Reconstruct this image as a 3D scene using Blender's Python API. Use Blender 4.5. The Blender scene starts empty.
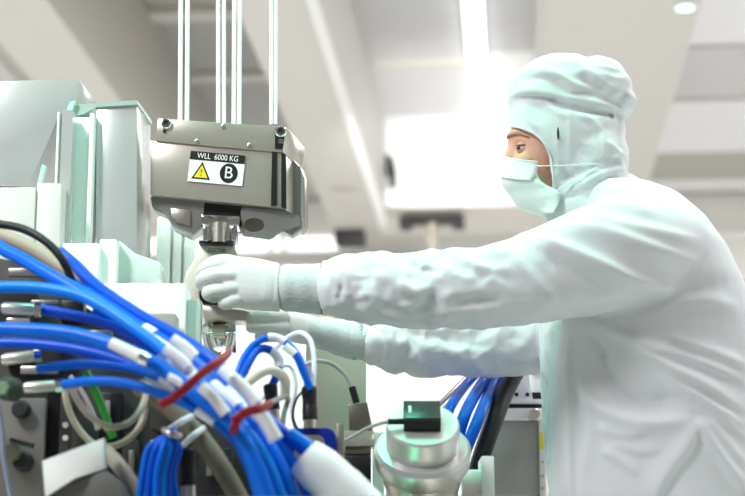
import bpy, bmesh, math, random
import numpy as np
from mathutils import Vector, Matrix, noise

# ------------------------------------------------------------------ camera
FPX, W, HH = 1800.0, 745.0, 496.0
CAM = Vector((0.0, 0.0, 0.70))
TH = math.atan(391.0 / FPX)                       # pitch up
PSI = math.atan(142.5 / FPX * math.cos(TH))       # yaw to the left of the room axis
cT, sT, cP, sP = math.cos(TH), math.sin(TH), math.cos(PSI), math.sin(PSI)
RIGHT = Vector((cP, sP, 0.0))
FWD = Vector((-sP * cT, cP * cT, sT))
UP = RIGHT.cross(FWD)
FH = Vector((-sP, cP, 0.0))
SC = bpy.context.scene
COL = SC.collection
cd = bpy.data.cameras.new('camera')
cam = bpy.data.objects.new('camera', cd)
COL.objects.link(cam)
cam.matrix_world = Matrix(((RIGHT.x, UP.x, -FWD.x, CAM.x), (RIGHT.y, UP.y, -FWD.y, CAM.y),
                           (RIGHT.z, UP.z, -FWD.z, CAM.z), (0, 0, 0, 1)))
cd.sensor_width = 36.0
cd.lens = 36.0 * FPX / W
cd.clip_start = 0.05
cd.dof.use_dof = True
cd.dof.focus_distance = 3.14
cd.dof.aperture_fstop = 4.0
SC.camera = cam

# ------------------------------------------------------------------ world and light
wd = bpy.data.worlds.new('world'); SC.world = wd; wd.use_nodes = True
bg = wd.node_tree.nodes['Background']
bg.inputs[0].default_value = (0.97, 0.98, 1.0, 1)
bg.inputs[1].default_value = 0.75

def area(name, loc, size, sizey, power, color, target=None, spread=180):
    l = bpy.data.lights.new(name, 'AREA'); l.shape = 'RECTANGLE'
    l.size = size; l.size_y = sizey; l.spread = math.radians(spread); l.energy = power; l.color = color
    o = bpy.data.objects.new(name, l); COL.objects.link(o); o.location = loc
    if target is not None:
        o.rotation_euler = (Vector(target) - Vector(loc)).to_track_quat('-Z', 'Y').to_euler()
    return o
area('assumed_mint_lamp', (-0.42, 2.52, 3.40), 0.5, 0.5, 14, (0.22, 1.0, 0.66), (0.0, 3.1, 1.2), 110)  # assumed unseen mint lamp, inferred from the green tint on upper surfaces
area('left_bay_fill', (-2.0, 1.0, 3.3), 0.6, 0.9, 12, (0.98, 0.98, 1.0), (-0.95, 3.0, 1.25), 60)  # added unseen fill for the blocks and cables at left
area('aisle_top_fill', (1.6, 3.6, 4.3), 1.2, 4.0, 110, (0.98, 0.97, 1.0))  # added unseen top light for the shoulder and back
area('duct_fill', (-0.40, 9.2, 3.25), 0.7, 0.3, 8, (1.0, 0.99, 0.97), (-0.40, 12.7, 3.95), 50)  # added unseen light that brightens the front of the duct box
area('far_right_fill', (2.4, 10.0, 4.3), 1.6, 7.0, 130, (1.0, 0.99, 0.97))  # added unseen light to lift the far right background
area('far_left_fill', (-4.5, 8.5, 4.3), 2.0, 9.0, 220, (1.0, 0.99, 0.97))  # added unseen light to lift the far left background
SC.view_settings.view_transform = 'Standard'
SC.view_settings.look = 'None'
SC.view_settings.gamma = 1.0
SC.view_settings.use_curve_mapping = False
SC.view_settings.exposure = 0.45

# ------------------------------------------------------------------ helpers
def ray(px, py):
    return FWD + RIGHT * ((px - W / 2) / FPX) + UP * ((HH / 2 - py) / FPX)
def P(px, py, h):                                  # point seen at a pixel, at horizontal distance h
    r = ray(px, py)
    return CAM + r * (h / r.dot(FH))
def Pz(px, py, z):
    r = ray(px, py); return CAM + r * ((z - CAM.z) / r.z)
def Py(px, py, y):
    r = ray(px, py); return CAM + r * ((y - CAM.y) / r.y)
def mm(px, h): return px * h / (FPX * cT)          # pixels to metres at distance h
def project(co):
    q = co - np.array(CAM)
    d = q @ np.array(FWD)
    return W / 2 + FPX * (q @ np.array(RIGHT)) / d, HH / 2 - FPX * (q @ np.array(UP)) / d

def lin(c): 
    c = c / 255.0
    return c / 12.92 if c <= 0.04045 else ((c + 0.055) / 1.055) ** 2.4
MATS = {}
def mat(name, rgb, rough=0.5, metal=0.0, var=0.0, vscale=20.0, bump=0.0, bscale=60.0, emit=0.0, trans=0.0,
        sheen=0.0, sss=0.0, ior=1.45, stripe=None, coat=0.0, spec=0.5):
    if name in MATS: return MATS[name]
    m = bpy.data.materials.new(name); m.use_nodes = True
    nt = m.node_tree; b = nt.nodes['Principled BSDF']
    c = tuple(lin(v) for v in rgb) + (1,)
    b.inputs['Base Color'].default_value = c
    b.inputs['Roughness'].default_value = rough
    b.inputs['Metallic'].default_value = metal
    b.inputs['IOR'].default_value = ior
    b.inputs['Transmission Weight'].default_value = trans
    b.inputs['Coat Weight'].default_value = coat
    b.inputs['Specular IOR Level'].default_value = spec
    if sheen: b.inputs['Sheen Weight'].default_value = sheen
    if sss:
        b.inputs['Subsurface Weight'].default_value = sss
        b.inputs['Subsurface Radius'].default_value = (0.01, 0.005, 0.003)
        b.inputs['Subsurface Scale'].default_value = 1.0
    if emit:
        b.inputs['Emission Color'].default_value = c
        b.inputs['Emission Strength'].default_value = emit
    tc = nt.nodes.new('ShaderNodeTexCoord')
    if var:
        n = nt.nodes.new('ShaderNodeTexNoise'); n.inputs['Scale'].default_value = vscale
        n.inputs['Detail'].default_value = 4
        nt.links.new(tc.outputs['Object'], n.inputs['Vector'])
        mx = nt.nodes.new('ShaderNodeMix'); mx.data_type = 'RGBA'
        mx.inputs[6].default_value = tuple(v * (1 - var) for v in c[:3]) + (1,)
        mx.inputs[7].default_value = tuple(min(1, v * (1 + var)) for v in c[:3]) + (1,)
        nt.links.new(n.outputs['Fac'], mx.inputs[0])
        nt.links.new(mx.outputs[2], b.inputs['Base Color'])
    if bump:
        n2 = nt.nodes.new('ShaderNodeTexNoise'); n2.inputs['Scale'].default_value = bscale
        n2.inputs['Detail'].default_value = 3
        nt.links.new(tc.outputs['Object'], n2.inputs['Vector'])
        bp = nt.nodes.new('ShaderNodeBump'); bp.inputs['Strength'].default_value = bump
        bp.inputs['Distance'].default_value = 0.004
        nt.links.new(n2.outputs['Fac'], bp.inputs['Height'])
        nt.links.new(bp.outputs[0], b.inputs['Normal'])
    if stripe:
        wv = nt.nodes.new('ShaderNodeTexWave'); wv.inputs['Scale'].default_value = stripe[0]
        wv.bands_direction = stripe[1]; wv.inputs['Distortion'].default_value = 0.6
        wv.inputs['Detail'].default_value = 1; wv.inputs['Detail Scale'].default_value = 0.3
        nt.links.new(tc.outputs['Object'], wv.inputs['Vector'])
        mx = nt.nodes.new('ShaderNodeMix'); mx.data_type = 'RGBA'
        k = stripe[2]
        mx.inputs[6].default_value = tuple(v * k for v in c[:3]) + (1,)
        mx.inputs[7].default_value = c
        nt.links.new(wv.outputs['Fac'], mx.inputs[0])
        nt.links.new(mx.outputs[2], b.inputs['Base Color'])
    MATS[name] = m
    return m

def mesh_obj(name, vf, material, parent=None, smooth=True, ang=40, bevel=0.0, seg=2):
    v, f = vf
    me = bpy.data.meshes.new(name)
    bm = bmesh.new()
    bv = [bm.verts.new(p) for p in v]
    for q in f:
        try: bm.faces.new([bv[i] for i in q])
        except ValueError: pass
    bmesh.ops.recalc_face_normals(bm, faces=bm.faces)
    if bevel > 0:
        bmesh.ops.bevel(bm, geom=list(bm.edges), offset=bevel, segments=seg, affect='EDGES', profile=0.5, clamp_overlap=True)
    bm.to_mesh(me); bm.free()
    if smooth:
        me.polygons.foreach_set('use_smooth', [True] * len(me.polygons))
        me.set_sharp_from_angle(angle=math.radians(ang))
    me.materials.append(material)
    o = bpy.data.objects.new(name, me); COL.objects.link(o)
    if parent is not None: 
        o.parent = parent
        o.matrix_parent_inverse = parent.matrix_basis.inverted()
    return o

def tag(o, label, cat, group=None, kind=None):
    if label: o['label'] = label
    if cat: o['category'] = cat
    if group: o['group'] = group
    if kind: o['kind'] = kind
    return o
def struct(o, label=None):
    o['kind'] = 'structure'
    if label: o['label'] = label
    return o
def thing(name, label, cat, loc, group=None):
    o = bpy.data.objects.new(name, None); COL.objects.link(o)
    o.location = loc; o.empty_display_size = 0.05
    return tag(o, label, cat, group)

def join(*parts):
    V, F = [], []
    for v, f in parts:
        n = len(V); V += list(v); F += [[i + n for i in q] for q in f]
    return V, F
def box(c, ax, ay, az):                            # centre and half-axis vectors
    c, ax, ay, az = map(Vector, (c, ax, ay, az))
    v = [c + ax * i + ay * j + az * k for i in (-1, 1) for j in (-1, 1) for k in (-1, 1)]
    return v, [[0, 1, 3, 2], [4, 6, 7, 5], [0, 4, 5, 1], [2, 3, 7, 6], [0, 2, 6, 4], [1, 5, 7, 3]]
def wbox(x0, x1, y0, y1, z0, z1):
    return box(((x0 + x1) / 2, (y0 + y1) / 2, (z0 + z1) / 2), ((x1 - x0) / 2, 0, 0), (0, (y1 - y0) / 2, 0), (0, 0, (z1 - z0) / 2))
def prism(pts, vec):                               # polygon of points pushed along vec
    n = len(pts); vec = Vector(vec)
    v = [Vector(p) for p in pts] + [Vector(p) + vec for p in pts]
    f = [list(range(n)), list(range(2 * n - 1, n - 1, -1))]
    f += [[i, (i + 1) % n, (i + 1) % n + n, i + n] for i in range(n)]
    return v, f
def pprism(poly, h, depth, dirv=None):             # polygon given in pixels, standing upright at distance h
    return prism([P(x, y, h) for x, y in poly], (dirv or FH) * depth)
def pbox(x0, y0, x1, y1, h, depth, dirv=None):
    a, b = P(x0, y1, h), P(x1, y0, h)
    r = (b - a).dot(RIGHT); z = b.z - a.z
    return prism([a, a + RIGHT * r, a + RIGHT * r + Vector((0, 0, z)), a + Vector((0, 0, z))], (dirv or FH) * depth)
def down(x0, x1, py, h, depth, z):                 # upright box with its top edge at py reaching down to z
    a, b = P(x0, py, h), P(x1, py, h)
    return prism([Vector((a.x, a.y, z)), Vector((b.x, b.y, z)), Vector((b.x, b.y, a.z)), a], FH * depth)
def catmull(pts, n=8):
    pts = [np.array(p, float) for p in pts]
    if len(pts) < 3: 
        return [pts[0] + (pts[1] - pts[0]) * t / n for t in range(n + 1)]
    q = [2 * pts[0] - pts[1]] + pts + [2 * pts[-1] - pts[-2]]
    out = []
    for i in range(1, len(q) - 2):
        a, b, c, d = q[i - 1:i + 3]
        for k in range(n):
            t = k / n
            out.append(0.5 * (2 * b + (c - a) * t + (2 * a - 5 * b + 4 * c - d) * t * t + (3 * b - a - 3 * c + d) * t ** 3))
    out.append(pts[-1])
    return out
def frames(path):
    path = [Vector(p) for p in path]; T = []
    for i in range(len(path)):
        T.append((path[min(i + 1, len(path) - 1)] - path[max(i - 1, 0)]).normalized())
    a = Vector((0, 0, 1)) if abs(T[0].z) < 0.9 else Vector((1, 0, 0))
    n = (a - T[0] * a.dot(T[0])).normalized(); N = []
    for t in T:
        n = (n - t * n.dot(t)).normalized(); N.append(n)
    return path, T, N
def tube(path, r, seg=14, cap=True, flat=1.0):
    path, T, N = frames(path)
    if not hasattr(r, '__len__'): r = [r] * len(path)
    v, f = [], []
    for p, t, n, q in zip(path, T, N, r):
        b = t.cross(n)
        for k in range(seg):
            a = 2 * math.pi * k / seg
            v.append(p + n * (q * math.cos(a)) + b * (q * flat * math.sin(a)))
    for i in range(len(path) - 1):
        for k in range(seg):
            a, b = i * seg + k, i * seg + (k + 1) % seg
            f.append([a, b, b + seg, a + seg])
    if cap:
        f.append(list(range(seg))[::-1]); f.append([len(v) - seg + k for k in range(seg)])
    return v, f
def lathe(prof, org, axis, seg=40):                # prof: (along axis, radius)
    axis = Vector(axis).normalized(); org = Vector(org)
    a = Vector((1, 0, 0)) if abs(axis.x) < 0.8 else Vector((0, 0, 1))
    n = (a - axis * a.dot(axis)).normalized(); b = axis.cross(n)
    v, f = [], []
    for s, r in prof:
        for k in range(seg):
            t = 2 * math.pi * k / seg
            v.append(org + axis * s + n * (r * math.cos(t)) + b * (r * math.sin(t)))
    for i in range(len(prof) - 1):
        for k in range(seg):
            q, w = i * seg + k, i * seg + (k + 1) % seg
            f.append([q, w, w + seg, q + seg])
    f.append(list(range(seg))[::-1]); f.append([len(v) - seg + k for k in range(seg)])
    return v, f
def ball(c, ax, ay, az, nu=20, nv=14):
    c = Vector(c); v, f = [], []
    for j in range(1, nv):
        p = math.pi * j / nv
        for i in range(nu):
            t = 2 * math.pi * i / nu
            v.append(c + ax * (math.sin(p) * math.cos(t)) + ay * (math.sin(p) * math.sin(t)) + az * math.cos(p))
    for j in range(nv - 2):
        for i in range(nu):
            a, b = j * nu + i, j * nu + (i + 1) % nu
            f.append([a, b, b + nu, a + nu])
    v += [c + az, c - az]; n = len(v)
    for i in range(nu):
        f.append([n - 2, (i + 1) % nu, i]); f.append([n - 1, (nv - 2) * nu + i, (nv - 2) * nu + (i + 1) % nu])
    return v, f
def text_vf(s, size, depth=0.0):                   # built-in font turned into a mesh, centred on the origin
    cu = bpy.data.curves.new('text', 'FONT'); cu.body = s; cu.size = size
    cu.align_x = 'CENTER'; cu.align_y = 'CENTER'; cu.extrude = depth
    o = bpy.data.objects.new('text', cu); COL.objects.link(o)
    dg = bpy.context.evaluated_depsgraph_get()
    me = bpy.data.meshes.new_from_object(o.evaluated_get(dg))
    v = [w.co.copy() for w in me.vertices]; f = [list(p.vertices) for p in me.polygons]
    bpy.data.objects.remove(o); bpy.data.curves.remove(cu); bpy.data.meshes.remove(me)
    return v, f
def place(vf, o, ex, ey, ez):
    return [o + ex * p[0] + ey * p[1] + ez * p[2] for p in vf[0]], vf[1]

def remesh(vf, voxel, iters=4, fac=0.5):
    """union of closed shapes -> one continuous smooth surface"""
    o = mesh_obj('tmp', vf, mat('white_paint', (225, 226, 226), 0.5))
    m = o.modifiers.new('r', 'REMESH'); m.mode = 'VOXEL'; m.voxel_size = voxel
    dg = bpy.context.evaluated_depsgraph_get()
    me = bpy.data.meshes.new_from_object(o.evaluated_get(dg))
    old = o.data; bpy.data.objects.remove(o); bpy.data.meshes.remove(old)
    n = len(me.vertices); co = np.empty(n * 3); me.vertices.foreach_get('co', co); co = co.reshape(-1, 3)
    e = np.empty(len(me.edges) * 2, dtype=np.int64); me.edges.foreach_get('vertices', e); e = e.reshape(-1, 2)
    f = [list(p.vertices) for p in me.polygons]
    bpy.data.meshes.remove(me)
    return relax(co, e, iters, fac), f, e
def relax(co, e, iters, fac=0.5):
    n = len(co); deg = np.bincount(e.ravel(), minlength=n).astype(float); deg[deg == 0] = 1
    for _ in range(iters):
        s = np.zeros_like(co)
        for k in range(3):
            s[:, k] = np.bincount(e[:, 0], co[e[:, 1], k], n) + np.bincount(e[:, 1], co[e[:, 0], k], n)
        co = co + (s / deg[:, None] - co) * fac
    return co
def normals(co, f):
    N = np.zeros_like(co)
    q = np.array([p if len(p) == 4 else p + [p[-1]] for p in f])
    nn = np.cross(co[q[:, 2]] - co[q[:, 0]], co[q[:, 3]] - co[q[:, 1]])
    tri = q[:, 2] == q[:, 3]
    nn[tri] = np.cross(co[q[tri, 1]] - co[q[tri, 0]], co[q[tri, 2]] - co[q[tri, 0]])
    for k in range(4): np.add.at(N, q[:, k], nn)
    return N / (np.linalg.norm(N, axis=1)[:, None] + 1e-12)
def fold(co, f, lines):
    """raise or sink cloth folds along drawn lines on the side that faces the lens: (points, width, other width, height m)"""
    N = normals(co, f); px, py = project(co)
    view = np.array(CAM) - co; view /= np.linalg.norm(view, axis=1)[:, None]
    face = np.clip((N * view).sum(1) * 3, 0, 1)
    disp = np.zeros(len(co))
    for pts, w1, w2, amp in lines:
        c = np.array(catmull([(x, y, 0) for x, y in pts], 6))[:, :2]
        best = np.full(len(co), 1e9); sg = np.zeros(len(co)); tt = np.zeros(len(co))
        for i in range(len(c) - 1):
            a, b = c[i], c[i + 1]; d = b - a; L = (d @ d) ** 0.5 + 1e-9
            t = np.clip(((px - a[0]) * d[0] + (py - a[1]) * d[1]) / L ** 2, 0, 1)
            qx, qy = px - a[0] - t * d[0], py - a[1] - t * d[1]
            r = np.hypot(qx, qy); s = np.sign(d[0] * (py - a[1]) - d[1] * (px - a[0]))
            u = r < best; best[u] = r[u]; sg[u] = s[u]; tt[u] = (i + t[u]) / (len(c) - 1)
        w = np.where(sg > 0, w1, w2)
        taper = np.clip(np.minimum(tt, 1 - tt) * 5, 0.05, 1)
        disp += amp * np.exp(-(best / w) ** 2) * taper
    return co + N * (disp * face)[:, None]
def ripple(co, f, amp, scale, stretch=(1, 1, 1), seed=0.0, mask=None, ridged=True):
    N = normals(co, f); d = np.empty(len(co))
    sx, sy, sz = stretch
    for i, p in enumerate(co):
        q = Vector((p[0] * scale * sx + seed, p[1] * scale * sy, p[2] * scale * sz))
        n = noise.noise(q)
        d[i] = (0.5 - abs(n) * 1.6) if ridged else n
    if mask is not None: d *= mask
    return co + N * (d * amp)[:, None]
def aslist(co): return [Vector(p) for p in co]
def loft(rings):
    v, f = [], []; n = len(rings[0])
    for r in rings: v += r
    for i in range(len(rings) - 1):
        for k in range(n):
            a, b = i * n + k, i * n + (k + 1) % n
            f.append([a, b, b + n, a + n])
    f.append(list(range(n))[::-1]); f.append([len(v) - n + k for k in range(n)])
    return v, f
def hring(px, py, h, a_px, b_m, n=36, e=2.3, dz=0.0):   # horizontal ring: half width in pixels, half depth in metres
    c = P(px, py, h); a = mm(a_px, h); out = []
    for k in range(n):
        t = 2 * math.pi * k / n; ct, st = math.cos(t), math.sin(t)
        out.append(c + RIGHT * (a * math.copysign(abs(ct) ** (2 / e), ct)) + FH * (b_m * math.copysign(abs(st) ** (2 / e), st)) + Vector((0, 0, dz * ct)))
    return out
def ptube(pts, seg=24, n=6, flat=1.0):             # (px, py, h, radius px)
    path = catmull([P(x, y, h) for x, y, h, r in pts], n)
    rr = [float(q[0]) for q in catmull([(mm(r, h), 0, 0) for x, y, h, r in pts], n)]
    return tube(path, rr, seg, True, flat)
def pball(px, py, h, rx, ry, rz_m, tilt=0.0):
    a, b = mm(rx, h), mm(ry, h)
    u = Vector((0, 0, 1)); c, s = math.cos(tilt), math.sin(tilt)
    return ball(P(px, py, h), (RIGHT * c - u * s) * a, FH * rz_m, (u * c + RIGHT * s) * b, 28, 20)
Z = Vector((0, 0, 1))

# ------------------------------------------------------------------ materials
ceil_m = mat('ceiling_paint', (212, 209, 204), 0.6, bump=0.05)
soffit_m = mat('soffit_paint', (186, 183, 176), 0.6)
filt_m = mat('filter_mesh', (208, 208, 209), 0.55, var=0.06, vscale=8)
wall_m = mat('wall_paint', (226, 224, 218), 0.55, var=0.03, vscale=3)
white_m = mat('white_paint', (225, 226, 226), 0.5)
bright_m = mat('bright_white_paint', (244, 244, 244), 0.45)
floor_m = mat('floor_vinyl', (232, 232, 230), 0.35, var=0.05, vscale=4)
dark_m = mat('dark_recess', (42, 42, 42), 0.6)
black_m = mat('black_plastic', (20, 20, 21), 0.4)
steel_m = mat('polished_steel', (200, 193, 182), 0.2, 0.6, var=0.04, vscale=15)
brush_m = mat('brushed_steel', (196, 190, 180), 0.34, 1.0, var=0.06, vscale=30)
chrome_m = mat('chrome', (232, 234, 233), 0.07, 1.0)

# ------------------------------------------------------------------ room
ZC, ZB, YB, YW = 4.40, 3.60, 12.7, 15.0
struct(mesh_obj('floor', wbox(-9, 9, -3, 15.1, -0.1, 0.0), floor_m))
struct(mesh_obj('ceiling', wbox(-9, 9, -3, 15.1, ZC, ZC + 0.1), soffit_m))
struct(mesh_obj('wall_back', wbox(-9, 9, YW, YW + 0.1, 0, ZC), wall_m))
def xat(px, z, py=0): return Pz(px, py, z).x
def yat(py, z): return Pz(515, py, z).y
def beam(name, p0, p1, label, yend=YB - 0.1):
    o = mesh_obj(name, wbox(xat(p0, ZB), xat(p1, ZB), -2.9, yend, ZB, ZC - 0.001), ceil_m, bevel=0.012)
    return tag(o, label, 'ceiling beam', 'ceiling beams running away overhead')
beam('ceiling_beam', -39, 47, 'wide pale ceiling beam at far left above the polished machine blocks')
cb = beam('ceiling_beam', 231, 314, 'long pale ceiling beam right of the hook block ropes, ending mid-air above the sleeve')
beam('ceiling_beam', 545, 703, 'wide pale ceiling beam behind the white hood, with a small downlight')
x1 = xat(314, ZB)
mesh_obj('edge_strip', wbox(x1 - 0.035, x1 + 0.012, -2.8, YB - 0.15, ZB - 0.012, ZB + 0.03), bright_m, cb)
mk = Pz(345, 188, ZB)
mesh_obj('name_plate', wbox(mk.x - 0.09, mk.x + 0.09, mk.y - 0.04, mk.y + 0.04, ZB - 0.008, ZB + 0.002), brush_m, cb)
eb = Pz(352, 236, ZB)
mesh_obj('end_bracket', wbox(eb.x - 0.11, eb.x + 0.11, eb.y - 0.25, eb.y - 0.05, ZB - 0.10, ZB), dark_m, cb, bevel=0.01)

def panel(p0, p1, y0, y1, label, m=None):
    xa, xb = xat(p0, ZC), xat(p1, ZC); ya, yb = yat(y0, ZC), yat(y1, ZC)
    o = mesh_obj('ceiling_panel', wbox(xa, xb, ya, yb, ZC - 0.015, ZC - 0.001), m or filt_m)
    tag(o, label, 'ceiling panel', 'grey filter panels in the ceiling')
    return o
lightf = mat('pale_filter', (240, 240, 243), 0.55, var=0.04, vscale=8)
darkf = mat('dark_filter', (172, 172, 171), 0.55, var=0.06, vscale=8)
panel(131, 262, 6, 62, 'upper grey ceiling panel behind the hoisting ropes', darkf)
panel(131, 262, 69, 124, 'lower grey ceiling panel directly above and behind the hook block', darkf)
panel(-300, -52, -60, 70, 'grey ceiling panel in the top left corner of the photo')
panel(340, 458, -40, 54, 'large grey ceiling panel left of the bright ceiling light strip')
panel(340, 462, 62, 112, 'short grey ceiling panel left of the light strip, the farther one')
panel(486, 536, -40, 49, 'grey ceiling panel right of the bright ceiling light strip')
panel(688, 1100, -40, 47, 'pale ceiling panel in the top right corner of the photo', lightf)
panel(688, 1100, 50, 99, 'darker grey ceiling panel at the right edge of the photo')
panel(688, 1100, 104, 154, 'pale ceiling panel at right edge below the darker grey panel', lightf)
# white bars between the panels
def tbar(p0, p1, y0, y1, label):
    o = mesh_obj('ceiling_rail', wbox(xat(p0, ZC), xat(p1, ZC), yat(y0, ZC), yat(y1, ZC), ZC - 0.05, ZC - 0.001), ceil_m)
    tag(o, label, 'ceiling rail', 'pale rails between ceiling panels')
tbar(119, 262, 62.5, 68.5, 'pale cross rail between the two grey panels behind the ropes')
tbar(119, 262, -4, 5.5, 'pale cross rail above the upper grey panel behind the ropes')
tbar(340, 460, 54.5, 61.5, 'pale cross rail between the two panels left of the light strip')
tbar(-300, -45, 70.5, 79, 'pale cross rail at left edge below the corner ceiling panel')
struct(mesh_obj('trim_1', wbox(xat(340, ZC), xat(545, ZC), yat(113, ZC), YB, ZC - 0.012, ZC - 0.001), bright_m))
struct(mesh_obj('trim_2', wbox(xat(486, ZC), xat(540, ZC), yat(51, ZC), yat(113, ZC), ZC - 0.012, ZC - 0.001), bright_m))

# light strip
xa, xb = xat(462, ZC), xat(484, ZC)
cl = thing('ceiling_light', 'long bright white light strip in the ceiling left of the hood', 'ceiling light', ((xa + xb) / 2, 9.0, ZC))
lamp_m = mat('lamp_diffuser', (250, 252, 255), 0.4, emit=2.6)
mesh_obj('diffuser', wbox(xa + 0.01, xb - 0.01, 2.5, yat(118, ZC), ZC - 0.07, ZC - 0.03), lamp_m, cl)
mesh_obj('housing', wbox(xa, xb, 2.45, yat(118, ZC) + 0.03, ZC - 0.035, ZC - 0.002), bright_m, cl)
wl = thing('assumed_work_light', 'assumed square work light, unseen, hung from the ceiling above the hook', 'work light', (-0.42, 2.52, 3.5))  # housing and hanger added out of view to carry the assumed mint lamp
mesh_obj('housing', wbox(-0.75, -0.09, 2.20, 2.84, 3.43, 3.50), white_m, wl, bevel=0.01)
mesh_obj('hanger', wbox(-0.44, -0.40, 2.50, 2.54, 3.50, ZC), brush_m, wl)
# downlight under the right beam
dl = Pz(685, 6, ZB)
d = thing('downlight', 'small round glowing downlight under the right ceiling beam', 'downlight', (dl.x, dl.y, ZB))
mesh_obj('trim_ring', lathe([(0, .052), (0.006, .052), (0.006, .040), (0, .040)], (dl.x, dl.y, ZB - 0.008), (0, 0, 1)), white_m, d)
mesh_obj('lens', lathe([(0, .040), (0.004, .040)], (dl.x, dl.y, ZB - 0.013), (0, 0, 1)), mat('downlight_lens', (205, 255, 238), 0.3, emit=1.6), d)

# bulkhead box hanging in front of the back wall
bx0, bx1 = Py(372, 160, YB).x, Py(560, 160, YB).x
bz = Py(450, 205, YB).z
bh = mesh_obj('duct_box', wbox(bx0, bx1, YB, YB + 0.95, bz, ZC - 0.001), bright_m, bevel=0.01)
tag(bh, 'big bright white duct box hanging from the ceiling behind the mask', 'duct')
mesh_obj('underside_plate', wbox(bx0 + .02, bx1 - .02, YB + .02, YB + 0.93, bz - 0.012, bz - 0.001), ceil_m, bh)
c = Py(432, 222, YB + 0.2)
hb = thing('hoist_bracket', 'dark grey hoist bracket under the white duct box with a beige stem', 'bracket', (c.x, c.y, c.z))
pz = mm(1, YB + .4)
mesh_obj('cross_bar', wbox(c.x - 30 * pz, c.x + 30 * pz, c.y - .08, c.y + .08, c.z - 2 * pz, min(c.z + 5 * pz, bz - 0.014)), dark_m, hb, bevel=0.012)
for s in (-1, 1):
    mesh_obj('end_block', wbox(c.x + s * 26 * pz - 6 * pz, c.x + s * 26 * pz + 6 * pz, c.y - .1, c.y + .1, c.z - 6 * pz, min(c.z + 4 * pz, bz - 0.014)), dark_m, hb, bevel=0.012)
mesh_obj('stem', wbox(c.x - 4 * pz, c.x + 4 * pz, c.y - .05, c.y + .05, c.z - 30 * pz, c.z), mat('beige_metal', (176, 168, 150), 0.5), hb, bevel=0.01)
# black clip on the duct box
k = thing('cable_clip', 'black upright clip beside the end of the middle ceiling beam', 'clip', P(392, 170, 12.3))
mesh_obj('clip_body', pprism([(385, 153), (391, 156), (396, 170), (396, 185), (390, 185), (388, 172)], 12.35, 0.1), black_m, k, bevel=0.01)
mesh_obj('clip_arm', prism([P(386, 160, 12.4), P(394, 160, 12.4), P(394, 166, 12.4), P(386, 166, 12.4)], FH * 0.26), black_m, k)

struct(mesh_obj('wall_front', wbox(-9, 9, -3.1, -3.0, 0, ZC), mat('grey_wall_paint', (150, 150, 150), 0.6)))
# bands along the back wall
def band(name, x0, x1, y0, y1, m, t=0.12, h=None):
    a, b = Py(x0, y1, YW - t), Py(x1, y0, YW - t)
    return mesh_obj(name, wbox(a.x, b.x, YW - t, YW - 0.001, a.z, min(b.z, ZC - 0.002)), m)
struct(band('shade_band_left', -120, 372, 193, 208, mat('shadow_gap_grey', (92, 88, 82), 0.7), 0.04))  # grey strip stands in for the shade under the ledge
struct(band('trim_4', -120, 372, 165, 191, mat('grey_ledge', (176, 172, 165), 0.6), 0.3))
struct(band('trim_5', -120, 420, 256, 262, mat('grey_ledge', (176, 172, 165), 0.6), 0.10))
struct(band('trim_6', 590, 1100, 170, 179, bright_m, 0.45))
struct(band('shade_band_right', 590, 1100, 180, 190, mat('shadow_gap_brown', (128, 118, 105), 0.7), 0.04))  # brown strip stands in for the shade below the white bar
struct(band('trim_8', 590, 1100, 226, 239, bright_m, 0.06))
win = band('window_1', -60, 337, 236, 255, mat('window_glow', (245, 246, 250), 0.4, emit=1.0), 0.05); struct(win)
for px in (200, 268, 281):
    a, b = Py(px, 256, YW - .09), Py(px + 5, 235, YW - .09)
    mesh_obj('window_mullion', wbox(a.x, b.x, YW - .09, YW - 0.051, a.z, b.z), wall_m, win)

# ------------------------------------------------------------------ machine deck the equipment stands on
ZD = 0.86
mb = thing('machine_cabinet', 'white machine cabinet carrying the cables and blocks below the hook', 'cabinet', (-0.3, 2.9, 0))
mesh_obj('body', wbox(-1.6, 0.0, 2.1, 3.43, 0.05, ZD - 0.03), white_m, mb, bevel=0.01)
mesh_obj('deck', wbox(-1.62, 0.02, 2.08, 3.45, ZD - 0.03, ZD), brush_m, mb, bevel=0.004)
mesh_obj('plinth', wbox(-1.55, -0.05, 2.2, 3.35, 0, 0.05), dark_m, mb)

# ------------------------------------------------------------------ polished blocks on the left
YV = Vector((0, 1, 0))
alu_m = mat('satin_aluminium', (206, 208, 207), 0.20, 0.45, var=0.03, vscale=6)
mint_m = mat('mint_glow', (176, 236, 212), 0.1)  # green glow of the mint light put into the edge colour
lilac_m = mat('bright_polished_face', (228, 228, 238), 0.12, 0.8)
def dirvec(tx, ty): return (FH + RIGHT * tx).normalized()
b1 = thing('polished_block', 'large grey-green polished block at the left edge, its corner cut away', 'block', P(20, 250, 3.05))
b1f = [(-60, 82), (79, 79), (71, 104), (58, 118), (50, 137), (38, 165), (28, 186), (-60, 186)]
mesh_obj('block_body', pprism(b1f, 3.0, 0.14, YV), alu_m, b1, bevel=0.002)
mesh_obj('mint_glow_edge', pprism([(70, 102), (75, 100), (71, 115), (66, 121), (64, 116)], 2.985, 0.012), mint_m, b1)
mesh_obj('mint_glow_edge', pprism([(42, 164), (46, 166), (41, 184), (37, 185)], 2.985, 0.012), mint_m, b1)
mesh_obj('support_foot', down(-40, 26, 185.5, 3.03, 0.09, ZD), alu_m, b1)
b2 = thing('polished_block', 'tall polished block beside the hook block, with mint light along its top edge', 'block', P(116, 250, 3.05))
mesh_obj('block_body', pprism([(96, 103), (137, 101), (137, 256), (96, 252)], 3.0, 0.12, YV), alu_m, b2, bevel=0.002)
mesh_obj('top_plate', pprism([(73, 105), (137.5, 100), (138, 104.5), (96, 107), (84, 114), (74, 116)], 2.995, 0.125, YV), mat('mint_lit_plate', (196, 222, 210), 0.2, 0.4), b2)  # mint light along the top edge is put into the plate colour
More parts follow.
